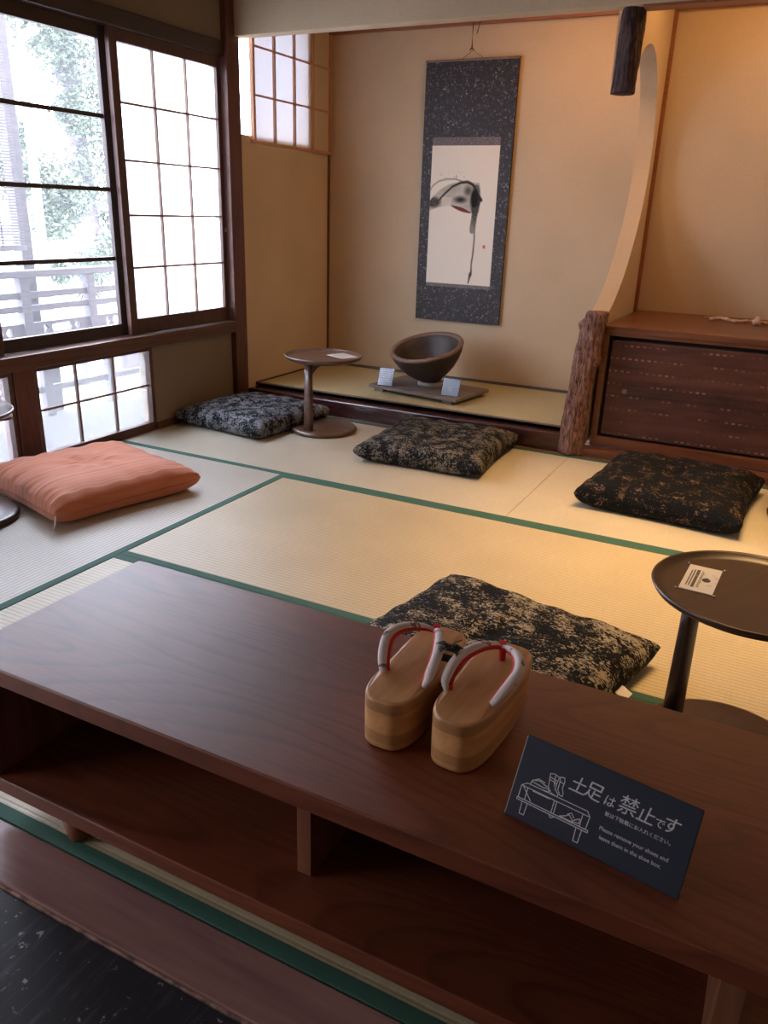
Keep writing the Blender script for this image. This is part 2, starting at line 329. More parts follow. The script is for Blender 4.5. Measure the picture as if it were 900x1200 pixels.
def mk_panel():
    """rust-brown woven chest front with rows of small stitched marks"""
    m, n, l, b = newmat('stitched_chest_front')
    v = coords(n, l); sx = node(n, 'ShaderNodeSeparateXYZ'); l.new(v, sx.inputs[0])
    g = node(n, 'ShaderNodeTexNoise', i_Scale=6.0, i_Detail=6.0, i_Roughness=0.65); l.new(coords(n, l, (0.5, 1, 2.5)), g.inputs['Vector'])
    z = node(n, 'ShaderNodeTexNoise', i_Scale=1.0, i_Detail=3.0); l.new(coords(n, l, (0.6, 1, 22)), z.inputs['Vector'])
    ad = node(n, 'ShaderNodeMath', operation='ADD'); l.new(g.outputs[0], ad.inputs[0]); l.new(z.outputs[0], ad.inputs[1])
    base = ramp(n, [(0.35, (0.030, 0.012, 0.010)), (0.5, (0.085, 0.032, 0.024)), (0.68, (0.125, 0.052, 0.037))])
    hf = node(n, 'ShaderNodeMath', operation='MULTIPLY'); hf.inputs[1].default_value = 0.5; l.new(ad.outputs[0], hf.inputs[0]); l.new(hf.outputs[0], base.inputs[0])
    def per(src, period, lo):
        a = node(n, 'ShaderNodeMath', operation='MULTIPLY'); a.inputs[1].default_value = 1/period; l.new(src, a.inputs[0])
        f = node(n, 'ShaderNodeMath', operation='FRACT'); l.new(a.outputs[0], f.inputs[0])
        c = node(n, 'ShaderNodeMath', operation='GREATER_THAN'); c.inputs[1].default_value = lo; l.new(f.outputs[0], c.inputs[0]); return c.outputs[0]
    px = per(sx.outputs['X'], 0.028, 0.5); pz = per(sx.outputs['Z'], 0.058, 0.86)
    k = node(n, 'ShaderNodeMath', operation='MULTIPLY'); l.new(px, k.inputs[0]); l.new(pz, k.inputs[1])
    wn = node(n, 'ShaderNodeTexNoise', i_Scale=9.0, i_Detail=3.0); l.new(coords(n, l, (1, 1, 3)), wn.inputs['Vector'])
    wr = ramp(n, [(0.45, (0,)*3), (0.62, (1,)*3)]); l.new(wn.outputs[0], wr.inputs[0])
    k2 = node(n, 'ShaderNodeMath', operation='MULTIPLY'); l.new(k.outputs[0], k2.inputs[0]); l.new(wr.outputs[0], k2.inputs[1])
    k3 = node(n, 'ShaderNodeMath', operation='MULTIPLY'); k3.inputs[1].default_value = 0.75; l.new(k2.outputs[0], k3.inputs[0])
    mx = node(n, 'ShaderNodeMix', data_type='RGBA'); l.new(k3.outputs[0], mx.inputs[0]); l.new(base.outputs[0], mx.inputs[6]); mx.inputs[7].default_value = (0.33, 0.20, 0.15, 1)
    # fine weave
    px2 = per(sx.outputs['X'], 0.012, 0.75); dk = node(n, 'ShaderNodeMix', data_type='RGBA', blend_type='MULTIPLY'); 
    s2 = node(n, 'ShaderNodeMath', operation='MULTIPLY'); s2.inputs[1].default_value = 0.35; l.new(px2, s2.inputs[0]); l.new(s2.outputs[0], dk.inputs[0])
    l.new(mx.outputs[2], dk.inputs[6]); dk.inputs[7].default_value = (0.45, 0.4, 0.4, 1)
    l.new(dk.outputs[2], b.inputs['Base Color']); b.inputs['Roughness'].default_value = 0.55; b.inputs['Specular IOR Level'].default_value = 0.3
    bump(n, l, b, k.outputs[0], 0.3, 0.002); return m
M_panel = mk_panel()

# ------------------------------------------------------------------ mesh helpers
class MB:
    def __init__(s): s.v = []; s.f = []; s.sm = []
    def add(s, vs, fs, smooth=False):
        o = len(s.v); s.v += [tuple(v) for v in vs]; s.f += [[i+o for i in f] for f in fs]; s.sm += [smooth]*len(fs); return s
    def box(s, x0, x1, y0, y1, z0, z1, bev=0.0):
        if bev <= 0:
            vs = [(x, y, z) for x in (x0, x1) for y in (y0, y1) for z in (z0, z1)]
            return s.add(vs, [(0, 1, 3, 2), (4, 6, 7, 5), (0, 4, 5, 1), (2, 3, 7, 6), (0, 2, 6, 4), (1, 5, 7, 3)])
        bm = bmesh.new(); bmesh.ops.create_cube(bm, size=1)
        for v in bm.verts: v.co = Vector(((x0+x1)/2+v.co.x*(x1-x0), (y0+y1)/2+v.co.y*(y1-y0), (z0+z1)/2+v.co.z*(z1-z0)))
        bmesh.ops.bevel(bm, geom=list(bm.edges), offset=min(bev, 0.45*min(x1-x0, y1-y0, z1-z0)), segments=2, profile=0.5, affect='EDGES')
        s.bm(bm); return s
    def bm(s, bm, smooth=False):
        bm.verts.ensure_lookup_table(); bm.verts.index_update()
        s.add([v.co[:] for v in bm.verts], [[v.index for v in f.verts] for f in bm.faces], smooth); bm.free(); return s
    def loft(s, rings, closed=True, caps=True, smooth=True):
        n = len(rings[0]); vs = [p for r in rings for p in r]; fs = []
        for i in range(len(rings)-1):
            for j in range(n if closed else n-1):
                k = (j+1) % n; fs.append((i*n+j, i*n+k, (i+1)*n+k, (i+1)*n+j))
        o = len(s.v); s.add(vs, fs, smooth)
        if caps and closed:
            s.f.append([o+j for j in range(n)][::-1]); s.sm.append(False)
            s.f.append([o+(len(rings)-1)*n+j for j in range(n)]); s.sm.append(False)
        return s
    def lathe(s, prof, c=(0, 0), seg=48, sx=1, sy=1, smooth=True, caps=True):
        return s.loft([[(c[0]+r*sx*math.cos(2*PI*j/seg), c[1]+r*sy*math.sin(2*PI*j/seg), z) for j in range(seg)] for r, z in prof], True, caps, smooth)
    def tube(s, pts, r, seg=8, flat=1.0):
        pts = [Vector(p) for p in pts]; rings = []; up = Vector((0, 0, 1))
        for i, p in enumerate(pts):
            t = (pts[min(i+1, len(pts)-1)]-pts[max(i-1, 0)]).normalized()
            a = t.cross(up)
            if a.length < 1e-3: a = t.cross(Vector((0, 1, 0)))
            a.normalize(); b = a.cross(t)
            rr = r[i] if isinstance(r, (list, tuple)) else r
            rings.append([p+a*rr*math.cos(2*PI*j/seg)+b*rr*flat*math.sin(2*PI*j/seg) for j in range(seg)])
        return s.loft(rings)
    def tri(s, vs2, y0, y1, plane='xz'):  # prism
        n = len(vs2)
        if plane == 'xz': A = [(a, y0, b) for a, b in vs2]; B = [(a, y1, b) for a, b in vs2]
        elif plane == 'yz': A = [(y0, a, b) for a, b in vs2]; B = [(y1, a, b) for a, b in vs2]
        else: A = [(a, b, y0) for a, b in vs2]; B = [(a, b, y1) for a, b in vs2]
        return s.add(A+B, [tuple(range(n)), tuple(range(2*n-1, n-1, -1))]+[(i, i+n, (i+1) % n+n, (i+1) % n) for i in range(n)])

def obj(name, mb, mat, parent=None, loc=(0, 0, 0), rot=(0, 0, 0), **props):
    me = bpy.data.meshes.new(name); me.from_pydata(mb.v, [], mb.f); me.validate()
    if len(me.polygons) == len(mb.sm): me.polygons.foreach_set('use_smooth', mb.sm)
    me.update()
    bm = bmesh.new(); bm.from_mesh(me); bmesh.ops.recalc_face_normals(bm, faces=bm.faces); bm.to_mesh(me); bm.free()
    me.materials.append(mat)
    o = bpy.data.objects.new(name, me); COL.objects.link(o); o.location = loc; o.rotation_euler = rot
    if parent: o.parent = parent
    for k, v in props.items(): o[k] = v
    return o
def thing(name, label, cat, loc=(0, 0, 0), rotz=0.0, group=None, rot=None):
    o = bpy.data.objects.new(name, None); COL.objects.link(o); o.location = loc; o.rotation_euler = rot or (0, 0, rotz)
    o.empty_display_size = 0.05
    o['label'] = label; o['category'] = cat
    if group: o['group'] = group
    return o
def setting(name, loc=(0, 0, 0)):
    o = bpy.data.objects.new(name, None); COL.objects.link(o); o.location = loc; o.empty_display_size = 0.05; o['kind'] = 'structure'; return o
def struct(name, mb, mat, parent=None, label=None):
    o = obj(name, mb, mat, parent)
    if not parent: o['kind'] = 'structure'
    if label: o['label'] = label
    return o
def copy_tree(o, parent=None):
    c = o.copy(); COL.objects.link(c); c.parent = parent
    for ch in list(o.children): copy_tree(ch, c)
    return c
def spline(ctrl, n):
    """Catmull-Rom through control points"""
    P = [Vector(p) for p in ctrl]; P = [P[0]*2-P[1]]+P+[P[-1]*2-P[-2]]; out = []
    m = len(P)-3
    for i in range(n+1):
        t = i/n*m; k = min(int(t), m-1); u = t-k; a, b, c, d = P[k:k+4]
        out.append(0.5*((2*b)+(c-a)*u+(2*a-5*b+4*c-d)*u*u+(3*b-a-3*c+d)*u**3))
    return out

def smooth(a, b, x):
    t = max(0, min(1, (x-a)/(b-a))); return t*t*(3-2*t)
def hsh(x, y):
    v = math.sin(x*127.1+y*311.7)*43758.5453; return v-math.floor(v)
def vn(x, y):
    i, j = math.floor(x), math.floor(y); fx, fy = x-i, y-j; fx = fx*fx*(3-2*fx); fy = fy*fy*(3-2*fy)
    return (hsh(i, j)*(1-fx)+hsh(i+1, j)*fx)*(1-fy)+(hsh(i, j+1)*(1-fx)+hsh(i+1, j+1)*fx)*fy

W = 0.955; BW = 0.030
YB = 1.87; YT = 0.994; XR = 1.95; XL = 1.872; XE = 3.82; YN = -1.93; CEIL = 2.35

# ------------------------------------------------------------------ floor: tatami mats
floor = setting('floor')
struct('subfloor', MB().box(-0.1, XE+0.1, YN-0.10, YB+0.1, -0.16, -0.052), M_gap, floor)
mats = [  # x0,x1,y0,y1,length axis,material, zoff
    (0.0, W, -1.925, 0, 'Y', M_tY), (W, W*3, -W, 0, 'X', M_tX), (W, W*3, -1.931, -W, 'X', M_tX),
    (3*W, 4*W, -1.925, 0, 'Y', M_tY), (0, 2*W, 0, YT-0.03, 'X', M_tB), (2*W, 4*W, 0, YT-0.03, 'X', M_tB)]
for x0, x1, y0, y1, ax, m in mats:
    g = 0.0006
    t = struct('tatami_mat', MB().box(x0+g, x1-g, y0+g, y1-g, -0.05, 0.0, 0.0015), m, floor)
    for s in (0, 1):
        if ax == 'X':
            a, b = (y0+g, y0+(0.027 if y0 < -1.9 else BW)) if s == 0 else (y1-BW, y1-g); q = MB().box(x0+g, x1-g, a, b, -0.045, 0.0016, 0.0006)
        else:
            a, b = (x0+g, x0+BW) if s == 0 else (x1-BW, x1-g); q = MB().box(a, b, y0+g, y1-g, -0.045, 0.0016, 0.0006)
        struct('border_cloth', q, M_green, t)
struct('threshold_plank', MB().box(-0.1, XE+0.1, -2.030, -1.9315, -0.06, 0.0, 0.003), M_plank, floor)
struct('chipped_edge', MB().box(-0.1, XE+0.1, -2.0352, -2.0302, -0.06, -0.0035, 0.001), M_chip, floor, 'pale chipped edge strip of the plank')
struct('edge_board', MB().box(-0.1, XE+0.1, YT-0.03, YT-0.004, -0.05, 0.003, 0.002), M_frameX, floor)
hf = setting('floor_hall')
yy = -2.0355
for k in range(4):
    struct('plank', MB().box(-0.1, XE+0.3, yy-0.6, yy-0.0015, -0.05, -0.004, 0.002), M_floor, hf); yy -= 0.6

# ------------------------------------------------------------------ walls
wl = setting('wall_left')
T = -0.09
# plaster pieces of the window wall
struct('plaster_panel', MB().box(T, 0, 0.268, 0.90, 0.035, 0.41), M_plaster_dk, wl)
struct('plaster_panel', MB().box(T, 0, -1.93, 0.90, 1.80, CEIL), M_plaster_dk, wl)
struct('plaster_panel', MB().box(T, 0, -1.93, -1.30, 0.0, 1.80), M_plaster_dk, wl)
wt = setting('wall_alcove_left')
# opening behind the small shoji: y 1.0..1.68, z 1.42..2.0
OY0, OY1, OZ0, OZ1 = 1.03, 1.62, 1.40, 2.02
mb = MB().box(T, 0.03, 1.0, YB+0.1, 0.0, OZ0).box(T, 0.03, 1.0, YB+0.1, OZ1, CEIL).box(T, 0.03, OY1, YB+0.1, OZ0, OZ1)
struct('plaster_panel', mb, M_plaster, wt)
struct('wall_back', MB().box(T, XE+0.1, YB, YB+0.1, 0, CEIL), M_plaster)
struct('wall_right', MB().box(XE, XE+0.1, -1.93, YB, 0, CEIL), M_plaster)
struct('wall_lintel', MB().box(0, XE, YT-0.03, YT+0.045, 1.832, CEIL, 0.004), M_kokabe)
struct('ceiling', MB().box(T, XE+0.1, -1.93, YB+0.1, CEIL, CEIL+0.05), M_ceil)
struct('ceiling_alcove', MB().box(0.03, XE, YT+0.045, YB, 2.2, 2.25), M_ceil)
# hall behind the camera
struct('wall_hall_back', MB().box(-0.2, XE+0.4, -4.35, -4.25, -0.3, CEIL), M_hall)
struct('wall_hall_left', MB().box(-0.2, T, -4.25, -2.03, -0.3, CEIL), M_hall)
struct('wall_hall_right', MB().box(XE+0.3, XE+0.4, -4.25, -1.9, -0.3, CEIL), M_hall)
struct('ceiling_hall', MB().box(-0.2, XE+0.4, -4.35, -1.93, CEIL, CEIL+0.05), M_ceil)
struct('wall_front_lintel', MB().box(0, XE, -2.0, -1.93, 1.80, CEIL), M_kokabe)
struct('trim_6', MB().box(0, XE, -2.02, -1.92, 1.74, 1.80, 0.003), M_frameX)

# dividing wall with the curved cut-out
curve = [(1.080, 0.60), (1.256, 0.655), (1.45, 0.775), (1.61, 0.945), (1.712, 1.115), (1.763, 1.33), (1.715, 1.56), (1.60, 1.715), (1.44, 1.775), (1.27, 1.735), (1.155, 1.64), (1.085, 1.59)]
cv = [(p.x, p.y) for p in spline([(a, b, 0) for a, b in curve], 66)]
outline = [(1.03, 0.0)]+[(1.03, 0.60)]+cv+[(1.03, 1.60), (1.03, 2.2)]
# built as strips between the cut and the back wall so that no face is a concave polygon
mb = MB()
def strip(pts, yb):
    for (a, b), (c, d) in zip(pts[:-1], pts[1:]):
        if abs(d-b) < 1e-6: continue
        mb.add([(XL, a, b), (XR, a, b), (XR, yb, b), (XL, yb, b), (XL, c, d), (XR, c, d), (XR, yb, d), (XL, yb, d)],
               [(0, 1, 5, 4), (1, 2, 6, 5), (3, 0, 4, 7)])
top_i = max(range(len(cv)), key=lambda i: cv[i][1])
strip([(1.062, 0.0), (1.062, 0.58), (1.063, 0.5995)], YB); strip([(1.063, 0.5995)]+cv[:top_i+1], YB)
zt = cv[top_i][1]
strip([(1.062, zt), (1.062, 2.2)], YB)
up = cv[top_i:]        # hanging nose between the crown of the arc and the upper log
for (a, b), (c, d) in zip(up[:-1], up[1:]):
    mb.add([(XL, a, b), (XR, a, b), (XR, c, d), (XL, c, d), (XL, a, zt), (XR, a, zt), (XR, c, zt), (XL, c, zt)], [(0, 1, 2, 3), (1, 5, 6, 2), (0, 3, 7, 4)])
mb.add([(XL, 1.085, 1.59), (XR, 1.085, 1.59), (XR, 1.062, 1.59), (XL, 1.062, 1.59), (XL, 1.085, zt), (XR, 1.085, zt), (XR, 1.062, zt), (XL, 1.062, zt)],
       [(0, 1, 2, 3), (1, 5, 6, 2), (0, 3, 7, 4), (3, 2, 6, 7)])
bmx = bmesh.new(); me_ = bpy.data.meshes.new('tmp'); me_.from_pydata(mb.v, [], mb.f); bmx.from_mesh(me_); bmesh.ops.remove_doubles(bmx, verts=bmx.verts, dist=1e-5); bpy.data.meshes.remove(me_)
struct('wall_divider', MB().bm(bmx), M_plaster)

# ------------------------------------------------------------------ trims and posts
struct('trim_1', MB().box(-0.09, 0.032, 0.897, 1.0, 0, CEIL, 0.003), M_post, label='red brown corner post between window wall and alcove')
struct('trim_2', MB().box(-0.10, 0.032, -1.93, 0.897, 0.412, 0.470, 0.003), M_frameY, label='brown window sill rail')
struct('trim_3', MB().box(-0.10, 0.012, -1.93, 0.897, 1.732, 1.80, 0.003), M_darkY, label='dark head rail above the sliding windows')
struct('trim_4', MB().box(-0.09, 0.012, -0.522, -0.424, 0.0, 0.412, 0.003), M_post, label='short brown post between the two low windows')
struct('trim_5', MB().box(-0.09, 0.010, 0.272, 0.897, 0, 0.035, 0.002), M_frameY)
struct('trim_7', MB().box(0.033, XL, YT-0.004, YT+0.075, -0.03, 0.088, 0.007), M_kamachi, label='dark red lacquered front sill of the raised alcove')
struct('trim_8', MB().box(0.03, XE, YB-0.025, YB, 1.99, 2.07, 0.002), M_corn, label='orange brown cornice along the alcove back wall')
struct('trim_9', MB().box(XR, XR+0.018, YB-0.018, YB, 0.6, 1.99, 0.001), M_corn)
struct('trim_10', MB().box(0.03, 0.042, YB-0.012, YB, 0.105, 1.36, 0.001), M_frameX)
struct('trim_11', MB().box(0.03, 0.042, 1.07, YB-0.012, 0.09, 0.112, 0.001), M_kamachi)
struct('trim_12', MB().box(0.042, XL, YB-0.015, YB, 0.09, 0.118, 0.001), M_greendk)
struct('trim_13', MB().box(XR+0.035, XE, YT-0.03, YT+0.045, 1.822, 1.832, 0.001), M_corn)
struct('trim_14', MB().box(XR-0.02, XE, YT-0.004, YT+0.064, -0.03, 0.04, 0.003), M_chest, label='reddish floor board in front of the built in chest')
# alcove floor mat
af = setting('floor_alcove')
t = struct('tatami_mat', MB().box(0.042, XL, YT+0.075, YB-0.015, 0.0, 0.105, 0.003), M_tT, af)
struct('border_cloth', MB().box(0.042, XL, YT+0.075, YT+0.098, 0.01, 0.1065, 0.001), M_greendk, t)

# ------------------------------------------------------------------ window 1: upper sliding windows
w1 = setting('window_1')
def sash(kind, y0, y1, x, z0=0.472, z1=1.735, zt=1.682, zb=0.545, sl=0.03, mat=M_sash, cols=3, rows=5, glazing=None, bar=M_kumikod, stl=None, th=0.024, bars=0.009):
    """sliding sash: stiles, rails, lattice bars, one pane to each opening"""
    o = bpy.data.objects.new(kind, None); COL.objects.link(o); o.parent = w1; o.location = (x, y0, 0)
    L = y1-y0; h = th/2
    stl = sl if stl is None else stl
    obj('stile', MB().box(-h, h, 0, stl, z0, z1, 0.002), mat, o); obj('stile', MB().box(-h, h, L-sl, L, z0, z1, 0.002), mat, o)
    obj('rail', MB().box(-h, h, stl, L-sl, z0, zb, 0.002), mat, o); obj('rail', MB().box(-h, h, stl, L-sl, zt, z1, 0.002), mat, o)
    ys = [stl+(L-sl-stl)*k/cols for k in range(cols+1)]; zs = [zb+(zt-zb)*k/rows for k in range(rows+1)]
    for k in range(1, cols): obj('lattice_bar', MB().box(-h*0.8, h*0.55, ys[k]-bars/2, ys[k]+bars/2, zb, zt), bar, o)
    for k in range(1, rows): obj('lattice_bar', MB().box(-h*0.8, h*0.45, stl, L-sl, zs[k]-bars/2, zs[k]+bars/2), bar, o)
    for a in range(cols):
        for b in range(rows):
            obj('pane', MB().add([(-h*0.5, ys[a], zs[b]), (-h*0.5, ys[a+1], zs[b]), (-h*0.5, ys[a+1], zs[b+1]), (-h*0.5, ys[a], zs[b+1])], [(0, 1, 2, 3)]), glazing, o)
    return o
sash('glass_sash', -0.560, 0.222, -0.052, mat=M_darkY, cols=1, rows=4, glazing=M_glass, bar=M_darkY, sl=0.088, stl=0.055, zb=0.526, bars=0.017)
sh = sash('shoji_sash', 0.160, 0.893, -0.018, glazing=M_paper, sl=0.030, stl=0.045)
sash('shoji_sash', -1.29, -0.535, -0.018, glazing=M_paper, sl=0.045)
obj('latch', MB().box(0.0, 0.010, 0.715, 0.728, 0.93, 0.965, 0.002).box(0.004, 0.014, 0.722, 0.735, 0.925, 0.945, 0.002), M_metal, sh, label='small pale metal latch')
# window 2: two low shoji windows
for nm, (y0, y1) in (('window_2', (-0.424, 0.272)), ('window_3', (-1.22, -0.522))):
    o = setting(nm); fr = 0.022; h = 0.014; zb, ztt = 0.036, 0.412; x = -0.022
    obj('frame', MB().box(x-h, x+h+0.012, y0, y0+fr, 0, ztt, 0.002).box(x-h, x+h+0.012, y1-fr, y1, 0, ztt, 0.002).box(x-h, x+h+0.012, y0+fr, y1-fr, 0, zb+0.006, 0.002).box(x-h, x+h+0.012, y0+fr, y1-fr, ztt-fr, ztt, 0.002), M_frameY, o)
    ys = [y0+fr+(y1-y0-2*fr)*k/3 for k in range(4)]; zs = [zb+0.006, 0.221, ztt-fr]
    for k in (1, 2): obj('lattice_bar', MB().box(x-0.006, x+0.008, ys[k]-0.005, ys[k]+0.005, zs[0], zs[2]), M_kumikod, o)
    obj('lattice_bar', MB().box(x-0.006, x+0.007, ys[0], ys[3], zs[1]-0.0045, zs[1]+0.0045), M_kumikod, o)
    for a in range(3):
        for b in range(2):
            obj('pane', MB().add([(x-0.004, ys[a], zs[b]), (x-0.004, ys[a+1], zs[b]), (x-0.004, ys[a+1], zs[b+1]), (x-0.004, ys[a], zs[b+1])], [(0, 1, 2, 3)]), M_paperlow, o)
# window 4: small shoji hung on the alcove side wall
o = setting('window_4'); x = 0.046; y0, y1, z0, z1 = 1.075, 1.862, 1.362, 2.19
obj('frame', MB().box(x-0.012, x+0.012, y0, y0+0.018, z0, z1, 0.001).box(x-0.012, x+0.012, y1-0.014, y1, z0, z1, 0.001).box(x-0.012, x+0.012, y0+0.018, y1-0.014, z0, z0+0.014, 0.001).box(x-0.012, x+0.012, y0+0.018, y1-0.014, z1-0.015, z1, 0.001), M_kumiko, o)
ys = [y0+0.010+(y1-y0-0.018)*k/4 for k in range(5)]; zs = [z0+0.007+0.222*k for k in range(4)]+[z1-0.007]
for k in (1, 2, 3): obj('lattice_bar', MB().box(x-0.004, x+0.009, ys[k]-0.0065, ys[k]+0.0065, z0+0.014, z1-0.015), M_kumiko, o)
for k in (1, 2, 3): obj('lattice_bar', MB().box(x-0.004, x+0.0075, y0+0.018, y1-0.014, zs[k]-0.004, zs[k]+0.004), M_kumiko, o)
for a in range(4):
    for b in range(4): obj('pane', MB().add([(x-0.005, ys[a], zs[b]), (x-0.005, ys[a+1], zs[b]), (x-0.005, ys[a+1], zs[b+1]), (x-0.005, ys[a], zs[b+1])], [(0, 1, 2, 3)]), M_paperwarm, o)

# ------------------------------------------------------------------ logs
def log(name, label, pts, radii, mat, seed, knots=(), seg=72, flatx=1.0, cut=0.0):
    rings = []; path = spline(pts, 110); n = len(path); rnd = random.Random(seed)
    ph = [rnd.uniform(0, 6.28) for _ in range(8)]
    L0 = (Vector(pts[-1])-Vector(pts[0])).length
    for i, p in enumerate(path):
        t = i/(n-1); k = t*(len(radii)-1); a = int(min(k, len(radii)-2)); r0 = radii[a]+(radii[a+1]-radii[a])*(k-a)
        ring = []
        for j in range(seg):
            th = 2*PI*j/seg; z = t*L0
            def per(f, g):   # noise periodic round the trunk
                x = math.cos(th)*f; y_ = math.sin(th)*f; return vn(x+seed*7.3+z*g, y_+z*g*0.6+3.1)
            r = r0*(1+0.05*math.sin(3*th+ph[0]+3*t)+0.035*math.sin(5*th+ph[1]-6*t))
            ridge = abs(per(5.5, 11)-0.5)*2; r += r0*(0.13*(ridge-0.5)+0.07*(per(12, 34)-0.5)+0.12*(per(1.6, 9)-0.5))
            for kt, kth, amp in knots:
                d = math.atan2(math.sin(th-kth), math.cos(th-kth)); r += amp*math.exp(-((t-kt)/0.05)**2-(d/0.5)**2)
            ring.append((p.x+r*flatx*math.cos(th), p.y+r*math.sin(th), p.z))
        rings.append(ring)
    base = pts[0]
    rings = [[(x-base[0], y-base[1], z-base[2]) for x, y, z in r] for r in rings]
    # chamfered ends
    def inset(r, k, dz): 
        cx = sum(p[0] for p in r)/len(r); cy = sum(p[1] for p in r)/len(r); return [(cx+(p[0]-cx)*k, cy+(p[1]-cy)*k, p[2]+dz) for p in r]
    rings = [inset(rings[0], 0.93, 0)]+rings[0:]+[inset(rings[-1], 0.86, 0.010)]
    rings[0] = [(a, b, c-0.0) for a, b, c in rings[0]]; rings[1] = [(a, b, c+0.004) for a, b, c in rings[1]]
    return obj(name, MB().loft(rings), mat, None, base, label=label, category='post')
log('log_post', 'knotty bark covered log post standing at the alcove edge beside the chest', [(1.903, 1.012, 0.004), (1.905, 1.012, 0.18), (1.912, 1.012, 0.33), (1.918, 1.012, 0.46), (1.936, 1.012, 0.58), (1.950, 1.012, 0.655)],
    [0.060, 0.060, 0.054, 0.056, 0.053, 0.050, 0.050], M_barklow, 3, [(0.58, -0.2, 0.020), (0.86, 3.3, 0.018), (0.28, 3.0, 0.006), (0.75, 0.2, 0.004)])
log('hanging_log', 'dark bark log end hanging down from the alcove lintel', [(1.934, 1.030, 1.530), (1.936, 1.030, 1.65), (1.937, 1.030, 1.75), (1.938, 1.030, 1.835)], [0.047, 0.047, 0.048, 0.048], M_barkhi, 5)

# ------------------------------------------------------------------ built-in chest
ch = thing('chest', 'long low wooden chest with dark patterned front in the right alcove', 'chest', (XR+0.020, 1.062, 0))
CX = XE-XR-0.012
obj('top_board', MB().box(0, CX, 0, 0.815, 0.572, 0.600, 0.003), M_chest, ch)
obj('frame', MB().box(0, 0.030, 0.004, 0.04, 0.04, 0.572, 0.002).box(0.030, CX, 0.004, 0.04, 0.04, 0.088, 0.002).box(0.03, CX, 0.004, 0.04, 0.558, 0.572, 0.001), M_chest, ch)
obj('carcass', MB().box(0.012, CX, 0.045, 0.81, 0.04, 0.5715), M_gap, ch)
d = obj('front_panel', MB().box(0.045, 0.88, 0.012, 0.040, 0.100, 0.540, 0.002), M_panel, ch)
obj('pull', MB().box(0.118, 0.137, 0.009, 0.013, 0.302, 0.322, 0.001), M_bowlrim, d, label='small square patch on the panel')
obj('front_panel', MB().box(0.895, CX-0.02, 0.012, 0.040, 0.100, 0.540, 0.002), M_panel, ch)
tw = thing('driftwood_twig', 'pale twisted driftwood twig lying on the chest top', 'twig', (2.36, 1.60, 0.6025))
rt = random.Random(4)
pts = spline([(0, 0, 0.006), (0.05, 0.02, 0.014), (0.12, -0.01, 0.008), (0.19, 0.03, 0.010), (0.27, 0.0, 0.008), (0.36, 0.02, 0.007)], 30)
obj('stem', MB().tube(pts, [0.006+0.004*math.sin(i*0.9)**2 for i in range(31)], 8), M_twig, tw)
obj('branch', MB().tube([(0.05, 0.02, 0.012), (0.02, 0.06, 0.010), (-0.03, 0.08, 0.006)], [0.006, 0.005, 0.003]), M_twig, tw)
obj('curl', MB().lathe([(0.018, 0.0), (0.020, 0.012), (0.014, 0.024), (0.008, 0.036), (0.003, 0.040)], (0.215, -0.02), 12), M_twig, tw)

# ------------------------------------------------------------------ hanging scroll
SX0, SX1, SZ0, SZ1 = 0.668, 1.200, 0.450, 1.831; SY = YB-0.020
sc = thing('hanging_scroll', 'tall hanging scroll with an ink painting in a speckled indigo mount', 'scroll', ((SX0+SX1)/2, SY, SZ0))
hw = (SX1-SX0)/2; H = SZ1-SZ0
ax0, ax1, az0, az1 = 0.728-(SX0+SX1)/2, 1.131-(SX0+SX1)/2, 0.666-SZ0, 1.408-SZ0
mb = MB().box(-hw, ax0, -0.006, 0.003, 0, H).box(ax1, hw, -0.006, 0.003, 0, H).box(ax0, ax1, -0.006, 0.003, 0, az0-0.020).box(ax0, ax1, -0.006, 0.003, az1+0.042, H)
mb.box(-hw, hw, 0.003, 0.014, 0.002, H-0.002)
obj('mount', mb, M_mount, sc)
obj('fabric_band', MB().box(ax0, ax1, -0.0055, 0.003, az1, az1+0.042), M_band, sc)
obj('fabric_band', MB().box(ax0, ax1, -0.0055, 0.003, az0-0.020, az0), M_band, sc)
def seg_d(px, py, pts):
    best = 9; bt = 0
    for i in range(len(pts)-1):
        (x1, y1), (x2, y2) = pts[i], pts[i+1]; dx, dy = x2-x1, y2-y1
        t = max(0, min(1, ((px-x1)*dx+(py-y1)*dy)/(dx*dx+dy*dy))); d = math.hypot(px-x1-t*dx, py-y1-t*dy)
        if d < best: best = d; bt = (i+t)/(len(pts)-1)
    return best, bt
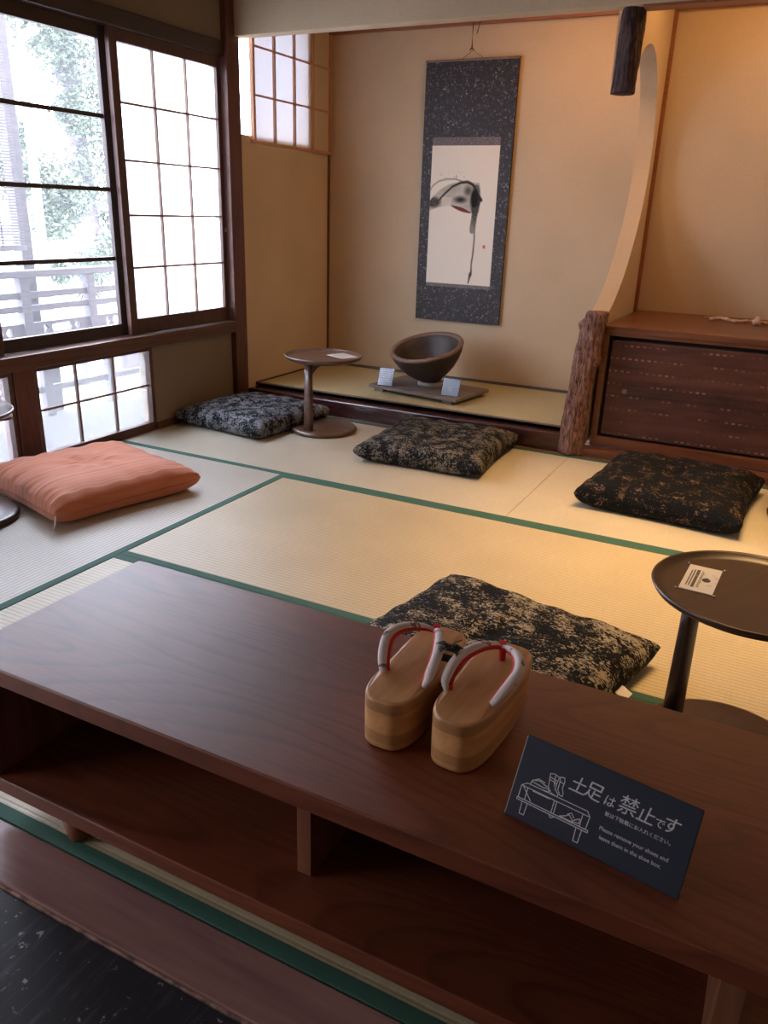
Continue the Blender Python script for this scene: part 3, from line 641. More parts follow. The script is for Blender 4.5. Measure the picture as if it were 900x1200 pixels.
# painting coordinates: u 0..1 across, v 0..1 downwards; the brush strokes
A1 = [(-.02, .33), (.03, .285), (.12, .25), (.24, .233), (.38, .234), (.50, .25)]
A2 = [(.14, .385), (.22, .34), (.34, .285), (.46, .258), (.56, .252), (.64, .27), (.70, .31), (.74, .35), (.775, .378)]
TAIL = [(.68, .34), (.72, .40), (.70, .47), (.685, .54), (.675, .60)]
DRIP = [(.71, .59), (.715, .66), (.71, .76), (.695, .84), (.70, .90), (.685, .93), (.665, .985)]
def ink(u, v):
    # coverage of ink 0..1 and red 0..1
    n1 = vn(u*14, v*26); n2 = vn(u*60, v*110); n3 = vn(u*30+9, v*12); y = v*1.84
    S = lambda P: [(a, b*1.84) for a, b in P]
    c = 0.0
    d, t = seg_d(u, y, S(A2)); wd = .012+.012*t; c = max(c, (1-smooth(wd*.5, wd+.012, d))*.92)
    d, t = seg_d(u, y, S(A1)); c = max(c, (1-smooth(.003, .014, d))*.55)
    # wash between the arcs and the lower contour
    top = .255+.75*max(0, .45-u)**2.2; low = .425+.42*(u-.31)**2
    inside = smooth(top-.006, top+.012, v)*(1-smooth(low-.004, low+.003, v))*(1 if u < .74 else 0)
    if inside > 0:
        c = max(c, inside*(.20+.22*n1))
        c = max(c, inside*.95*math.exp(-((u-.47)/.13)**2-((v-.378)/.032)**2))
        c = max(c, inside*.80*math.exp(-((u-.58)/.09)**2-((v-.315)/.05)**2))
        c = max(c, inside*.98*min(1, 1.5*math.exp(-((u-.68)/.07)**2-((v-.37)/.09)**2)))
        c = max(c, inside*(.98*min(1, 1.5*math.exp(-((u-.06)/.11)**2-((v-.40)/.042)**2)))*(.75+.25*n2))
        if u < .2: c = max(c, inside*.35*n3)
        if .19 < u < .33 and v > .36: c *= .45
    # right shoulder and the long tail of the stroke
    if v < .47 and v > .27:
        k = 1-smooth(.055, .085, math.hypot((u-.695), (v-.38)*.55)*1.0); c = max(c, k*(.74+.24*n2)*(.8+.2*n1))
    d, t = seg_d(u, y, S(TAIL)); wd = .058*(1-.22*t)+.010*(n1-.5); c = max(c, (1-smooth(wd*.75, wd, d))*(.95-.30*n2*t)*(1-.30*t*t))
    d, t = seg_d(u, y, S(DRIP)); wd = .008+.016*math.exp(-((t-.78)/.10)**2)+.004*(1-t); c = max(c, (1-smooth(wd*.6, wd+.006, d))*(.60+.35*t))
    if .12 < u < .52 and .155 < v < .25: c = max(c, smooth(.72, .86, n2)*.34*smooth(.15, .24, v))
    r = 0.0
    if .33 < u < .64:
        cen = .418+.155*(u-.33); wdt = .015*math.sin(PI*((u-.33)/.31))**.8; r = (1-smooth(wdt*.75, wdt+.003, abs(v-cen-.004)))
    seal = 1 if abs(u-.87) < .018 and abs(v-.712) < .013 else 0
    return c, r, seal
NU, NV = 110, 200
gv = []; gf = []; gc = []
for j in range(NV+1):
    for i in range(NU+1):
        u, v = i/NU, j/NV
        gv.append((ax0+(ax1-ax0)*u, -0.0062, az1-(az1-az0)*v)); c, r, s = ink(u, v)
        p = (0.90, 0.85, 0.75); q = [x*(1-c)**1.4+0.012*c for x in p]
        q = [a*(1-r)+b*r for a, b in zip(q, (0.17, 0.045, 0.05))]
        if s: q = [0.70, 0.16, 0.10]
        gc.append((*q, 1))
for j in range(NV):
    for i in range(NU): a = j*(NU+1)+i; gf.append((a, a+NU+1, a+NU+2, a+1))
art = obj('painting', MB().add(gv, gf), M_art, sc)
ca = art.data.color_attributes.new('ink', 'FLOAT_COLOR', 'POINT')
for k, c in enumerate(gc): ca.data[k].color = c
obj('top_rod', MB().box(-hw-0.004, hw+0.004, -0.008, 0.016, H-0.010, H+0.002, 0.003), M_bowlrim, sc)
obj('hanging_cord', MB().tube([(-0.065, 0.004, H), (0.0, 0.004, H+0.042), (0.065, 0.004, H)], 0.0017, 6), M_string, sc)
hk = thing('scroll_hook', 'thin dark brown hook hanging from the cornice and holding the scroll cord', 'hook', (0.934, YB-0.028, 1.99))
obj('shaft', MB().tube([(0, 0.002, 0.025), (-0.002, -0.004, 0.0), (-0.002, -0.004, -0.113)], 0.0038, 8), M_hook, hk)
obj('prong', MB().tube([(-0.002, -0.004, -0.108), (-0.012, -0.004, -0.120)], 0.0032, 6).tube([(-0.002, -0.004, -0.108), (0.009, -0.004, -0.120)], 0.0032, 6), M_hook, hk)
hk2 = thing('spare_nail', 'short thin hook on the cornice beside the scroll hook', 'hook', (0.975, YB-0.028, 1.99))
obj('shaft', MB().tube([(0, 0.002, 0.03), (-0.006, -0.006, 0.0), (-0.018, -0.006, -0.045)], 0.0024, 6), M_hook, hk2)

# ------------------------------------------------------------------ bowl on its board
bd = thing('display_board', 'weathered grey board raised on two battens on the alcove floor', 'board', (0.975, 1.40, 0.1055), rad(-9))
obj('top_plank', MB().box(-0.285, 0.285, -0.18, 0.18, 0.018, 0.036, 0.002), M_boardw, bd)
obj('batten', MB().box(-0.255, -0.195, -0.17, 0.17, 0, 0.018, 0.002), M_boardw, bd)
obj('batten', MB().box(0.195, 0.255, -0.17, 0.17, 0, 0.018, 0.002), M_boardw, bd)
BZ = 0.1415+0.0004
rg = thing('ring_stand', 'low pale ring under the tilted bowl on the board', 'stand', (0.965, 1.455, BZ))
obj('ring', MB().lathe([(0.060, 0), (0.078, 0), (0.074, 0.022), (0.064, 0.022), (0.060, 0)], seg=40, caps=False), M_acry, rg)
bo = thing('wooden_bowl', 'large dark charred wooden bowl tilted forward on the alcove board', 'bowl', (0.965, 1.455, BZ+0.030), rot=(rad(16), rad(-5), 0))
prof_o = [(0.045, 0.002), (0.060, 0.000), (0.068, 0.012), (0.105, 0.040), (0.142, 0.075), (0.172, 0.115), (0.193, 0.155), (0.203, 0.188)]
prof_i = [(0.176, 0.188), (0.160, 0.150), (0.135, 0.105), (0.10, 0.068), (0.05, 0.044), (0.002, 0.038)]
obj('shell', MB().lathe([(0.001, 0.003)]+prof_o+[(0.204, 0.189)], seg=64, caps=False), M_bowl, bo)
obj('inside', MB().lathe([(0.180, 0.1895)]+prof_i, seg=64, caps=False), M_bowl, bo)
obj('rim', MB().lathe([(0.203, 0.186), (0.207, 0.193), (0.204, 0.201), (0.184, 0.202), (0.178, 0.196), (0.179, 0.187)], seg=64, caps=False), M_bowlrim, bo)
mb = MB(); rc = random.Random(11)
for k in range(260):
    a = rc.uniform(0, 6.28); r = rc.uniform(0, 0.108); z = 0.066+1.1*r*r+rc.uniform(0, 0.016)
    x, y = r*math.cos(a), r*math.sin(a)-0.012; s = rc.uniform(0.006, 0.012); q = Matrix.Rotation(rc.uniform(0, 6.28), 3, Vector((rc.random(), rc.random(), rc.random()+.1)).normalized())
    vs = [q@Vector((i*s, j*s*0.6, k2*s*0.35))+Vector((x, y, z)) for i in (-1, 1) for j in (-1, 1) for k2 in (-1, 1)]
    mb.add(vs, [(0, 1, 3, 2), (4, 6, 7, 5), (0, 4, 5, 1), (2, 3, 7, 6), (0, 2, 6, 4), (1, 5, 7, 3)])
chips = obj('wood_chips', mb, M_chips, None, label='small reddish brown wood chips lying in the bowl', category='wood chips', kind='stuff')
chips.location = bo.location; chips.rotation_euler = bo.rotation_euler
def lines(n, w, h, m, y=-0.0015, x0=0.1, top=0.85, th=0.035, rnd=random.Random(2)):
    q = MB()
    for k in range(n):
        z = h*(top-k*(top-0.12)/max(1, n)); x = -w/2+w*x0; end = w/2-w*x0-rnd.random()*w*0.2
        while x < end:
            l_ = w*rnd.uniform(.04, .10); q.box(x, min(x+l_, end), y-0.0004, y, z-h*th/2, z+h*th/2); x += l_+w*0.02
    return q
for (cx, cy, wdt, hgt, lab, rz, rows) in ((0.762, 1.27, 0.088, 0.098, 'small navy standing card left of the bowl with lines of pale text', rad(2), 6), (1.168, 1.235, 0.098, 0.092, 'small navy standing card right of the bowl with one pale word', rad(-2), 1)):
    c = thing('standing_card', lab, 'card', (cx, cy, BZ), rot=(rad(-20), 0, rz))
    obj('plate', MB().box(-wdt/2, wdt/2, -0.0015, 0.0015, 0.001, hgt, 0.0008), M_navycard, c)
    if rows > 1: obj('print', lines(6, wdt, hgt, M_chalk), M_chalk, c)
    else: obj('print', MB().box(-0.016, 0.014, -0.0022, -0.0016, 0.040, 0.044).box(-0.010, 0.010, -0.0022, -0.0016, 0.030, 0.032), M_chalk, c)
    obj('foot', MB().box(-wdt/2, wdt/2, 0.0, 0.034, 0.0005, 0.003, 0.0008), M_navycard, c, rot=(rad(20), 0, 0))

# ------------------------------------------------------------------ side tables
def side_table(name, label, loc, rz, mat, group='round pedestal side tables'):
    t = thing(name, label, 'table', loc, rz, group); R_ = 0.193
    obj('tray_top', MB().lathe([(0.001, 0.352), (0.10, 0.352), (0.165, 0.357), (0.186, 0.368), (R_, 0.380), (0.190, 0.3835), (0.186, 0.381), (0.178, 0.3735), (0.165, 0.371), (0.001, 0.370)], seg=80, caps=False), mat, t)
    obj('base_disc', MB().lathe([(0.001, 0.0), (0.160, 0.0), (0.168, 0.004), (0.170, 0.013), (0.166, 0.020), (0.156, 0.0235), (0.001, 0.0235)], seg=80, caps=False), mat, t)
    a, b = 0.024, 0.019; rings = []
    for z, k in ((0.0235, 1.0), (0.12, 0.93), (0.24, 0.86), (0.352, 0.80)):
        rings.append([((a*k)*math.copysign(abs(math.cos(q))**.75, math.cos(q)), -0.120+(b*k)*math.copysign(abs(math.sin(q))**.75, math.sin(q)), z) for q in [2*PI*j/24 for j in range(24)]])
    obj('pole', MB().loft(rings), mat, t)
    obj('bracket', MB().tri([(-0.104, 0.300), (-0.104, 0.352), (0.03, 0.352), (0.02, 0.345), (-0.03, 0.338), (-0.07, 0.322)], -0.011, 0.011, 'yz'), mat, t)
    return t
t1 = side_table('side_table', 'round walnut side table beside the far left black cushion', (0.700, 0.715, 0.0003), rad(-6), M_walnut)
t2 = side_table('side_table', 'dark round side table behind the shoe bench with a white card on it', (2.765, -1.068, 0.0003), rad(-116), M_walnutdk)
t3 = side_table('side_table', 'round side table cut by the left edge beside the orange cushion', (0.290, -1.000, 0.0019), rad(20), M_walnutdk)
t4 = side_table('side_table', 'dark disc base of a round side table behind the right edge', (2.945, 0.62, 0.0003), rad(180), M_walnutdk)
cd = thing('table_card', 'white card lying flat on the walnut side table', 'card', (0.762, 0.795, 0.3712), rad(-24))
obj('card', MB().box(-0.066, 0.066, -0.050, 0.050, 0, 0.0012), M_white, cd)
q = MB(); rr = random.Random(5)
for k in range(4): q.box(-0.05, rr.uniform(0, 0.045), 0.026-k*0.018, 0.029-k*0.018, 0.0012, 0.0016)
obj('print', q, M_ink, cd)
cd = thing('table_card', 'white printed card with a black drop mark on the dark side table', 'card', (2.665, -1.047, 0.3712), rad(-3))
obj('card', MB().box(-0.032, 0.032, -0.066, 0.066, 0, 0.0016), M_white, cd)
for c_ in ((-0.036, -0.07), (0.036, -0.07), (-0.036, 0.07), (0.036, 0.07)): obj('corner_pin', MB().lathe([(0.0022, 0), (0.0022, 0.003), (0.001, 0.0035)], c_, 10), M_metal, cd)
q = MB(); rr = random.Random(6)
for xx, hh in ((-0.022, .0012), (-0.017, .0012), (-0.010, .003), (-0.002, .0006), (0.0005, .0006)):
    y = -0.050+rr.random()*0.006
    while y < 0.045-rr.random()*0.012:
        L_ = rr.uniform(0.003, 0.008); q.box(xx-hh, xx+hh, y, y+L_, 0.0016, 0.0019); y += L_+0.0016
obj('print', q, M_ink, cd)
obj('drop_mark', MB().tri([(0.0105+0.0085*math.cos(a)*(1-.35*(math.sin(a) > .2)*math.sin(a)), -0.002+0.0105*math.sin(a)) for a in [2*PI*k/24 for k in range(24)]], 0.0016, 0.0020, 'xy'), M_ink, cd)
q = MB()
for k in range(14):
    a = rr.uniform(0, 6.28); q.box(0.012+0.016*math.cos(a), 0.0135+0.016*math.cos(a)+0.002, 0.030*math.sin(a), 0.030*math.sin(a)+0.003, 0.0016, 0.0018)
obj('faint_print', q, plain('pale_print', (0.45, 0.43, 0.42), 0.6), cd)

# ------------------------------------------------------------------ cushions
def cushion(name, label, loc, rz, sx, sy, h, mat, seed, group, tuft=True, stripes=False):
    t = thing(name, label, 'cushion', loc, rz, group); N = 72; rnd = random.Random(seed)
    ph = [rnd.uniform(0, 6.28) for _ in range(8)]
    vs = []; fs = []
    def P(u, v, side):
        # outline: edges drawn in between pointed corners
        eu = 1-0.055*(1-v*v)**1.2; ev = 1-0.055*(1-u*u)**1.2
        x = u*sx/2*eu; y = v*sy/2*ev
        d = (1-abs(u)**4.6)*(1-abs(v)**4.6); th = max(0, d)**0.34
        corner = (abs(u)*abs(v))**6
        z0 = h*(0.36+0.12*corner)
        if side > 0:
            z = z0+(h-z0)*th
            z -= 0.016*math.exp(-(u*u+v*v)/0.035) if tuft else 0
            z += 0.0035*math.sin(5*u+ph[0])*math.sin(4*v+ph[1])*th
            # creases running out from the tuft and along the rim
            z += 0.006*(vn(u*3.1+seed*5, v*3.1+seed)-0.5)*th; z += 0.0040*math.sin(17*v+3*u+ph[2]+4*vn(u*2+seed, v*2))*th*smooth(0.5, 0.95, abs(u))+0.0040*math.sin(15*u+2*v+ph[3]+4*vn(v*2+seed, u*2))*th*smooth(0.5, 0.95, abs(v))
            a = math.atan2(v, u); z += 0.004*math.sin(7*a+ph[4])*math.exp(-((math.hypot(u, v)-0.25)/0.2)**2)
            if stripes: z += 0.0035*math.sin(46*u+ph[5])*smooth(0.62, 0.98, abs(v))*th**0.5
        else:
            z = max(0.0, z0*(1-th*1.35))
        return (x, y, z)
    for side in (1, -1):
        for j in range(N+1):
            for i in range(N+1):
                u = math.sin((i/N-0.5)*PI*0.999)*0.35+(2*i/N-1)*0.65; v = math.sin((j/N-0.5)*PI*0.999)*0.35+(2*j/N-1)*0.65
                vs.append(P(u, v, side))
    for s in (0, 1):
        o = s*(N+1)**2
        for j in range(N):
            for i in range(N):
                a = o+j*(N+1)+i; fs.append((a, a+1, a+N+2, a+N+1) if s == 0 else (a, a+N+1, a+N+2, a+1))
    bm = bmesh.new(); me = bpy.data.meshes.new('t'); me.from_pydata(vs, [], fs); bm.from_mesh(me); bmesh.ops.remove_doubles(bm, verts=bm.verts, dist=1e-5); bpy.data.meshes.remove(me)
    obj('cover', MB().bm(bm, True), mat, t)
    return t
G = 'black brocade floor cushions on the tatami'
cA = cushion('floor_cushion', 'black and silver floor cushion in the corner under the window wall', (0.318, 0.655, 0.0005), rad(-6), 0.57, 0.58, 0.110, M_bA, 1, G)
cB = cushion('floor_cushion', 'black floor cushion in front of the bowl alcove right of the walnut table', (1.372, 0.645, 0.0005), rad(3), 0.60, 0.61, 0.112, M_bB, 2, G)
cC = cushion('floor_cushion', 'nearly black floor cushion in front of the dark chest', (2.425, 0.555, 0.0005), rad(-4), 0.61, 0.62, 0.128, M_bC, 3, G)
cD = cushion('floor_cushion', 'gold flecked black floor cushion just behind the shoe bench and sandals', (2.225, -1.010, 0.002), rad(-11), 0.63, 0.60, 0.105, M_bD, 4, G)
cO = cushion('orange_cushion', 'orange striped floor cushion by the low window', (0.420, -0.560, 0.002), rad(-14), 0.60, 0.60, 0.122, M_orange, 5, None, stripes=True)
obj('corner_tassel', MB().tube([(0.288, -0.288, 0.05), (0.296, -0.296, 0.05), (0.300, -0.302, 0.028), (0.296, -0.306, 0.004)], 0.003, 6), M_white, cO)
obj('center_stitch', MB().tube([(-0.012, 0, 0.086), (0.012, 0.003, 0.086)], 0.0015, 6), M_orange, cO)
obj('corner_tassel', MB().tube([(0.285, 0.285, 0.035), (0.30, 0.30, 0.03), (0.315, 0.305, 0.02)], 0.003, 6), M_black, cA)
obj('white_tag', MB().add([(0.298, 0.10, 0.034), (0.330, 0.085, 0.030), (0.328, 0.055, 0.028), (0.297, 0.06, 0.032)], [(0, 1, 2, 3)]), M_white, cD, label='small white fabric tag')

# ------------------------------------------------------------------ shoe bench
bn = thing('shoe_bench', 'long low dark brown shoe bench with an open lower shelf in the foreground', 'bench', (1.597, -1.945, 0.0))
BL = 1.30; BT = 0.345; BDp = 0.433
obj('bench_top', MB().box(0, BL, 0, BDp, BT-0.033, BT, 0.0025), M_bench, bn)
obj('lower_shelf', MB().box(0, BL, 0.022, BDp-0.01, 0.054, 0.084, 0.002), M_bench, bn)
SP = 0.0845
obj('side_panel', MB().box(-0.006, 0.022, 0.024, BDp-0.01, SP, BT-0.033, 0.001), M_benchz, bn)
obj('side_panel', MB().box(1.203, 1.230, 0.030, BDp-0.01, SP, BT-0.033, 0.001), M_benchz, bn)
obj('divider', MB().box(0.610, 0.635, 0.10, BDp-0.02, SP, BT-0.033, 0.001), M_benchz, bn)
obj('back_panel', MB().box(0.027, 1.203, BDp-0.018, BDp-0.008, SP, BT-0.033), M_benchz, bn)
for fx in (0.184, 1.05):
    for fy in (0.052, 0.37):
        rings = [[(fx+r*math.cos(2*PI*j/20), fy+r*math.sin(2*PI*j/20), z) for j in range(20)] for r, z in ((0.018, 0.002), (0.019, 0.005), (0.028, 0.054))]
        obj('foot', MB().loft(rings), M_benchz, bn)

# ------------------------------------------------------------------ wooden sandals
def sandal(label, loc, rz, mirror):
    s = thing('wooden_sandal', label, 'sandal', loc, rz, 'pair of thick wooden sandals on the bench'); Hs = 0.078
    L_ = 0.238
    def outl(th):
        c, q = math.cos(th), math.sin(th)
        y = L_/2*math.copysign(abs(q)**0.62, q); wd = 0.0425+0.0035*smooth(-0.05, 0.07, y)
        x = wd*math.copysign(abs(c)**0.62, c); return x, y
    NO = 72; O = [outl(2*PI*k/NO) for k in range(NO)]
    def zb(y): return 0.042*smooth(-0.01, L_/2+0.01, y)**1.25
    rings = []
    for t, k in ((0, 0.93), (0.02, 0.965), (0.06, 0.985), (0.2, 0.988), (0.4, 0.992), (0.6, 0.996), (0.8, 1.0), (0.93, 1.0), (0.97, 0.992), (0.992, 0.975), (1.0, 0.955)):
        rings.append([(x*k, y*(k if t > .9 or t < .1 else 1-(1-k)*.6), zb(y)*(1-t)+(Hs-0.003*math.cos(y/L_*2*PI)-0.0)*t) for x, y in O])
    obj('sole', MB().loft(rings), M_geta, s)
    top = Hs+0.002
    m = -1 if mirror else 1
    # V-shaped strap: two arms that meet at the toe thong
    for side in (-1, 1):
        knot = side*m < 0     # inner arm is pulled to the knot tying the pair
        if not knot: pts = [(side*0.034, -0.050, top-0.006), (side*0.040, -0.046, top+0.015), (side*0.037, -0.015, top+0.033), (side*0.024, 0.020, top+0.038), (side*0.010, 0.045, top+0.034), (0, 0.058, top+0.026)]
        else: pts = [(side*0.030, -0.050, top-0.006), (side*0.041, -0.036, top+0.014), (side*0.050, -0.005, top+0.033), (side*0.040, 0.022, top+0.038), (side*0.018, 0.046, top+0.034), (0, 0.058, top+0.026)]
        P = spline(pts, 26); rr_ = [0.0045+0.0033*math.sin(PI*min(1, 0.12+i/26*0.95)) for i in range(27)]
        a = obj('strap', MB().tube(P, rr_, 12, 0.8), M_strap, s)
        Q = [p+Vector((-side*0.0045, 0.002, -0.0035)) for p in P]
        obj('red_lining', MB().tube(Q, [r*0.86 for r in rr_], 10, 0.8), M_red, a, label='red cotton lining of the strap')
    obj('toe_thong', MB().tube([(0, 0.060, top+0.032), (0, 0.064, top+0.020), (0, 0.066, top-0.006)], [0.0062, 0.0055, 0.005], 10), M_red, s, label='red toe thong')
    return s
g1 = sandal('left one of the two thick wooden sandals on the bench', (2.333, -1.706, BT+0.0004), rad(-1.5), False)
g2 = sandal('right one of the two thick wooden sandals on the bench, nearer the navy sign', (2.437, -1.702, BT+0.0004), rad(-3.0), True)
# remove-less: black thread tying both inner straps
th_ = thing('black_thread', 'black thread knot tying the inner straps of the two sandals together', 'thread', (2.3835, -1.712, BT+0.110))
q = MB(); rk = random.Random(9)
for k in range(5):
    a0 = k*0.004-0.008; q.tube([(0.017*math.cos(t), a0+0.003*math.sin(3*t), 0.004+0.011*math.sin(t)) for t in [2*PI*i/16 for i in range(17)]], 0.0012, 6)
obj('windings', q, M_thread, th_)
q = MB()
for k in range(7):
    a = rk.uniform(0, 6.28); q.tube([(0, 0, 0.012), (0.010*math.cos(a), 0.010*math.sin(a), 0.020), (0.020*math.cos(a), 0.020*math.sin(a), 0.014+rk.uniform(-.006, .01))], 0.0009, 5)
obj('loose_ends', q, M_thread, th_)

# ------------------------------------------------------------------ navy notice board
SW, SH = 0.2185, 0.104
bl = Vector((2.5265, -1.858, BT+0.0015)); br = Vector((2.7425, -1.895, BT+0.0015)); ang = math.atan2(br.y-bl.y, br.x-bl.x)
sg = thing('notice_sign', 'navy sign leaning on the bench with white no shoes lettering and a bench drawing', 'sign', ((bl+br)/2)[:], rot=(rad(-27), 0, ang))
obj('plate', MB().box(-SW/2, SW/2, 0, 0.003, 0, SH, 0.0012), M_navy, sg)
obj('rear_prop', MB().box(-0.03, 0.03, 0.003, 0.006, 0.0, 0.075, 0.001), M_navy, sg)
def text_obj(txt, size, u, v, name, parent, bold=0.0, wide=None, rot=0.0, skew=0.0):
    cu = bpy.data.curves.new('t', 'FONT'); cu.body = txt; cu.size = size; cu.offset = bold; cu.resolution_u = 3; cu.shear = skew
    o = bpy.data.objects.new('t', cu); COL.objects.link(o); bpy.context.view_layer.update()
    me = bpy.data.meshes.new_from_object(o.evaluated_get(bpy.context.evaluated_depsgraph_get())); bpy.data.objects.remove(o)
    xs = [x.co.x for x in me.vertices] or [0, 1]; x0, x1 = min(xs), max(xs); k = (wide/(x1-x0)) if wide else 1
    ys_ = [x.co.y for x in me.vertices] or [0, 1]; ym = (min(ys_)+max(ys_))/2
    c, s = math.cos(rot), math.sin(rot)
    for x in me.vertices:
        a, b = (x.co.x-x0)*k, (x.co.y-(ym if rot or wide is None else 0))*(min(k, 1.2) if wide else 1)
        x.co = Vector((-SW/2+u*SW+a*c-b*s, -0.0005, v*SH+a*s+b*c))
    me.materials.clear(); me.materials.append(M_chalk)
    o = bpy.data.objects.new(name, me); COL.objects.link(o); o.parent = parent; return o
title = [('土', .312, .690, .0215, 0.0), ('足', .396, .695, .0230, -0.03), ('は', .515, .665, .0145, 0), ('禁', .588, .705, .0235, 0.03), ('止', .692, .700, .0215, 0), ('で', .792, .670, .0125, 0), ('す', .838, .705, .0205, 0)]
for cch, u, v, sz, rt_ in title: text_obj(cch, sz, u, v, 'lettering', sg, 0.0001, None, rt_, 0.15)
text_obj('靴は下駄箱にお入れください。', 0.0066, .538, .500, 'small_lettering', sg, 0.00006, SW*.355)
text_obj('Please remove your shoes and', 0.0072, .532, .325, 'small_lettering', sg, 0.00006, SW*.372)
text_obj('leave them in the shoe box.', 0.0072, .545, .228, 'small_lettering', sg, 0.00006, SW*.335)
q = MB()
def stroke(pts, w_=0.00055):
    for (a, b), (c, d) in zip(pts[:-1], pts[1:]):
        p0 = Vector((-SW/2+(a+.008)*SW, 0, (b-.045)*SH)); p1 = Vector((-SW/2+(c+.008)*SW, 0, (d-.045)*SH)); t = (p1-p0); 
        if t.length < 1e-6: continue
        n_ = Vector((-t.z, 0, t.x)).normalized()*w_; e = t.normalized()*w_
        q.add([(p0-e+n_+Vector((0, -0.0005, 0))), (p0-e-n_+Vector((0, -0.0005, 0))), (p1+e-n_+Vector((0, -0.0005, 0))), (p1+e+n_+Vector((0, -0.0005, 0)))], [(0, 1, 2, 3)])
for s_ in ([(.04, .275), (.47, .275)], [(.04, .30), (.47, .30), (.47, .275)], [(.04, .275), (.04, .30)], [(.045, .30), (.045, .45), (.075, .50), (.44, .50), (.46, .45), (.045, .45)],
           [(.46, .45), (.455, .30)], [(.085, .31), (.085, .44)], [(.25, .30), (.25, .45)], [(.265, .30), (.265, .45)], [(.42, .30), (.42, .45)],
           [(.075, .27), (.078, .13), (.105, .13), (.108, .27)], [(.405, .27), (.408, .12), (.435, .12), (.438, .27)], [(.245, .265), (.255, .245), (.27, .265)],
           [(.09, .50), (.10, .56), (.14, .585), (.17, .565), (.20, .555), (.205, .51), (.16, .50)], [(.10, .54), (.16, .53), (.20, .54)], [(.11, .57), (.13, .60), (.17, .59)],
           [(.185, .72), (.19, .64), (.195, .56), (.22, .51), (.255, .50), (.26, .53), (.235, .57), (.235, .65), (.24, .72)], [(.185, .72), (.21, .735), (.24, .72)], [(.215, .735), (.22, .66), (.225, .60)],
           [(.245, .73), (.25, .65), (.25, .58), (.27, .53), (.285, .53), (.283, .57), (.272, .62), (.275, .70), (.268, .74), (.245, .73)], [(.19, .68), (.235, .67)], [(.192, .65), (.235, .64)], [(.25, .68), (.275, .67)],
           [(.30, .31), (.33, .34), (.35, .37), (.37, .34), (.38, .31), (.30, .31)], [(.37, .31), (.39, .35), (.41, .38), (.415, .33), (.37, .31)], [(.34, .37), (.36, .40), (.38, .36)], [(.06, .44), (.12, .32)], [(.12, .44), (.22, .44)]): stroke(s_)
obj('line_drawing', q, M_chalk, sg)

# ------------------------------------------------------------------ outside
struct('ground_outside', MB().box(-30, T-0.01, -25, 30, -1.0, -0.9), M_ground)
struct('balcony_floor', MB().box(-0.85, T-0.01, -2.5, 3.0, -0.12, -0.02), plain('dark_deck', (0.022, 0.021, 0.017), 0.9))
RX = -0.80
rl = thing('balcony_railing', 'weathered wooden balcony railing with three rails and a cut out lower board', 'railing', (RX, 0, 0))
def zr(z): return z
obj('top_rail', MB().box(-0.03, 0.03, -2.4, 3.0, 0.680, 0.715, 0.004), M_rail, rl)
obj('rail', MB().box(-0.012, 0.012, -2.4, 3.0, 0.575, 0.608, 0.002), M_rail, rl)
obj('rail', MB().box(-0.012, 0.012, -2.4, 3.0, 0.510, 0.541, 0.002), M_rail, rl)
obj('rail', MB().box(-0.012, 0.012, -2.4, 3.0, 0.105, 0.14, 0.002), M_rail, rl)
for k in range(11):
    y = -1.97+0.44*k; obj('post', MB().box(-0.024, 0.024, y-0.026, y+0.026, -0.02, 0.680, 0.003), M_rail, rl)
    # lower board with a long notch cut between posts
    yc = y+0.22
    b_ = MB().box(-0.010, 0.010, y+0.026, y+0.414, 0.300, 0.395).box(-0.010, 0.010, y+0.026, y+0.414, 0.435, 0.452)
    b_.box(-0.010, 0.010, y+0.026, yc-0.12, 0.395, 0.435).box(-0.010, 0.010, yc+0.12, y+0.414, 0.395, 0.435)
    b_.tri([(yc-0.100, 0.395), (yc-0.085, 0.415), (yc-0.100, 0.435), (yc-0.065, 0.435), (yc-0.070, 0.415), (yc-0.060, 0.395)], -0.010, 0.010, 'yz')
    b_.tri([(yc+0.100, 0.395), (yc+0.085, 0.415), (yc+0.100, 0.435), (yc+0.065, 0.435), (yc+0.070, 0.415), (yc+0.060, 0.395)], -0.010, 0.010, 'yz')
    obj('lower_board', b_, M_rail, rl)
pp = thing('porch_pillar', 'square weathered pillar outside the left pane', 'pillar', (-0.88, 0.335, -0.9))
obj('shaft', MB().box(-0.03, 0.03, -0.035, 0.035, 0, 3.9, 0.004), M_rail, pp)
bb = thing('bamboo_blind', 'hanging bamboo slat blind outside at the left', 'blind', (-0.80, -0.10, 0))
q = MB()
for k in range(118):
    z = 0.83+k*0.0135; q.box(-0.003, 0.003, -1.2, 0.385, z, z+0.0062)
o = obj('slats', q, M_blind, bb); o['kind'] = 'stuff'
for y in (-0.9, -0.35, -0.02, 0.19, 0.25): obj('cord', MB().tube([(0.006, y, 0.80), (0.006, y, 2.45)], 0.0035, 6), M_pipe, bb)
obj('bottom_bar', MB().box(-0.010, 0.010, -1.2, 0.385, 0.81, 0.83), M_blind, bb)
up_ = thing('street_pole', 'thin grey pole with a bent arm beyond the balcony', 'pole', (-2.5, 1.85, -0.9))
obj('shaft', MB().tube([(0, 0, 0), (0, 0, 2.98)], 0.035, 10), M_pipe, up_)
obj('arm', MB().tube([(0, 0, 2.96), (0, 0.03, 3.04), (0, 0.16, 3.09)], 0.028, 8), M_pipe, up_)
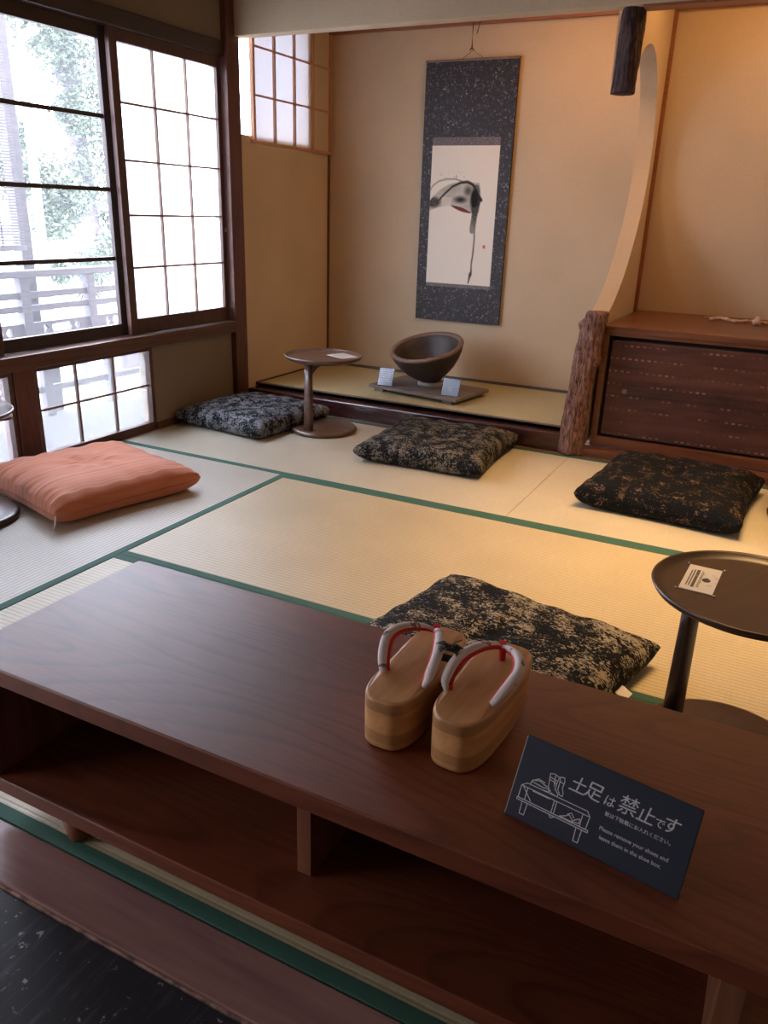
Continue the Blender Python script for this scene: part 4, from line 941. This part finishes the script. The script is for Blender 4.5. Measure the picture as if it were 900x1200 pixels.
def tree(label, loc, blobs, n, trunk, seed, ls=0.075):
    t = thing('tree', label, 'tree', loc, 0, None); rn = random.Random(seed)
    obj('trunk', MB().tube(spline(trunk[0], 16), [trunk[1]*(1-0.5*i/16) for i in range(17)], 14), M_bark_out, t)
    q = MB()
    for k in range(n):
        bx, by, bz, br_ = blobs[rn.randrange(len(blobs))]
        while True:
            d = Vector((rn.uniform(-1, 1), rn.uniform(-1, 1), rn.uniform(-1, 1)))
            if d.length < 1: break
        p = Vector((bx, by, bz))+d*br_*(0.6+0.4*rn.random()); s = ls*rn.uniform(0.6, 1.3)
        a = Vector((rn.gauss(0, 1), rn.gauss(0, 1), rn.gauss(0, 0.6))).normalized(); b = a.cross(Vector((rn.gauss(0, 1), rn.gauss(0, 1), rn.gauss(0, 1)))).normalized()
        q.add([p-a*s, p-b*s*.4+a*s*0.1, p+a*s, p+b*s*.4+a*s*0.1], [(0, 1, 2, 3)])
    o = obj('foliage', q, M_leaf, t); o['kind'] = 'stuff'
    return t
tree('tall leafy tree with a grey trunk behind the window panes', (-5.0, 4.75, -0.9), [(0, -.55, 3.7, .42), (0, -.25, 3.55, .4), (0, 0.1, 3.4, .45), (0, .3, 2.7, .45), (0, -.1, 2.9, .3), (0, .0, 2.2, .42), (0, .4, 3.0, .4), (0, .5, 1.8, .35), (0, -.3, 4.3, .6)], 12000, ([(-.3, 0.15, 0), (-.3, .15, 1.5), (-.3, .10, 2.6), (-.2, 0.0, 3.6), (-.2, -.4, 4.8)], .24), 1, 0.034)
tree('lower bushy tree outside left of the tall tree', (-4.4, 3.2, -0.9), [(0, 0.0, 2.2, .32), (0, .35, 2.15, .34), (0, .65, 1.95, .3), (0, .1, 2.55, .2), (0, .45, 1.75, .25)], 6500, ([(0, .1, 0), (.05, .2, 1.2), (0, .3, 2.2)], .05), 2, 0.032)
tree('small bush by the street outside', (-4.6, 4.35, -0.9), [(0, 0, 1.25, .3), (0, -.5, 1.2, .16), (0, .35, 1.45, .3)], 2600, ([(0, 0, 0), (0, .05, .6), (0, .1, 1.2)], .03), 3, 0.032)
gw = thing('garden_wall', 'pale tiled garden wall across the street', 'wall', (-7.0, 0, -0.9))
obj('masonry', MB().box(-0.1, 0.1, -3, 14, 0, 1.5), plain('pale_masonry', (0.55, 0.55, 0.6), 0.9), gw)
obj('coping', MB().box(-0.18, 0.18, -3, 14, 1.5, 1.62, 0.02), M_pipe, gw)

# ------------------------------------------------------------------ warm ceiling lamp of the room (above the frame)
# its light is the area lamp room_lamp made at the top
lp = thing('pendant_lamp', 'warm round ceiling lamp above the mats', 'lamp', (2.55, -0.1, CEIL-0.002))
obj('canopy', MB().lathe([(0.10, 0.0), (0.10, -0.02), (0.02, -0.03), (0.015, -0.06)], seg=32), M_walnutdk, lp)
obj('shade_frame', MB().box(-0.46, 0.46, -0.46, -0.44, -0.14, -0.05).box(-0.46, 0.46, 0.44, 0.46, -0.14, -0.05).box(-0.46, -0.44, -0.44, 0.44, -0.14, -0.05).box(0.44, 0.46, -0.44, 0.44, -0.14, -0.05), M_walnutdk, lp)
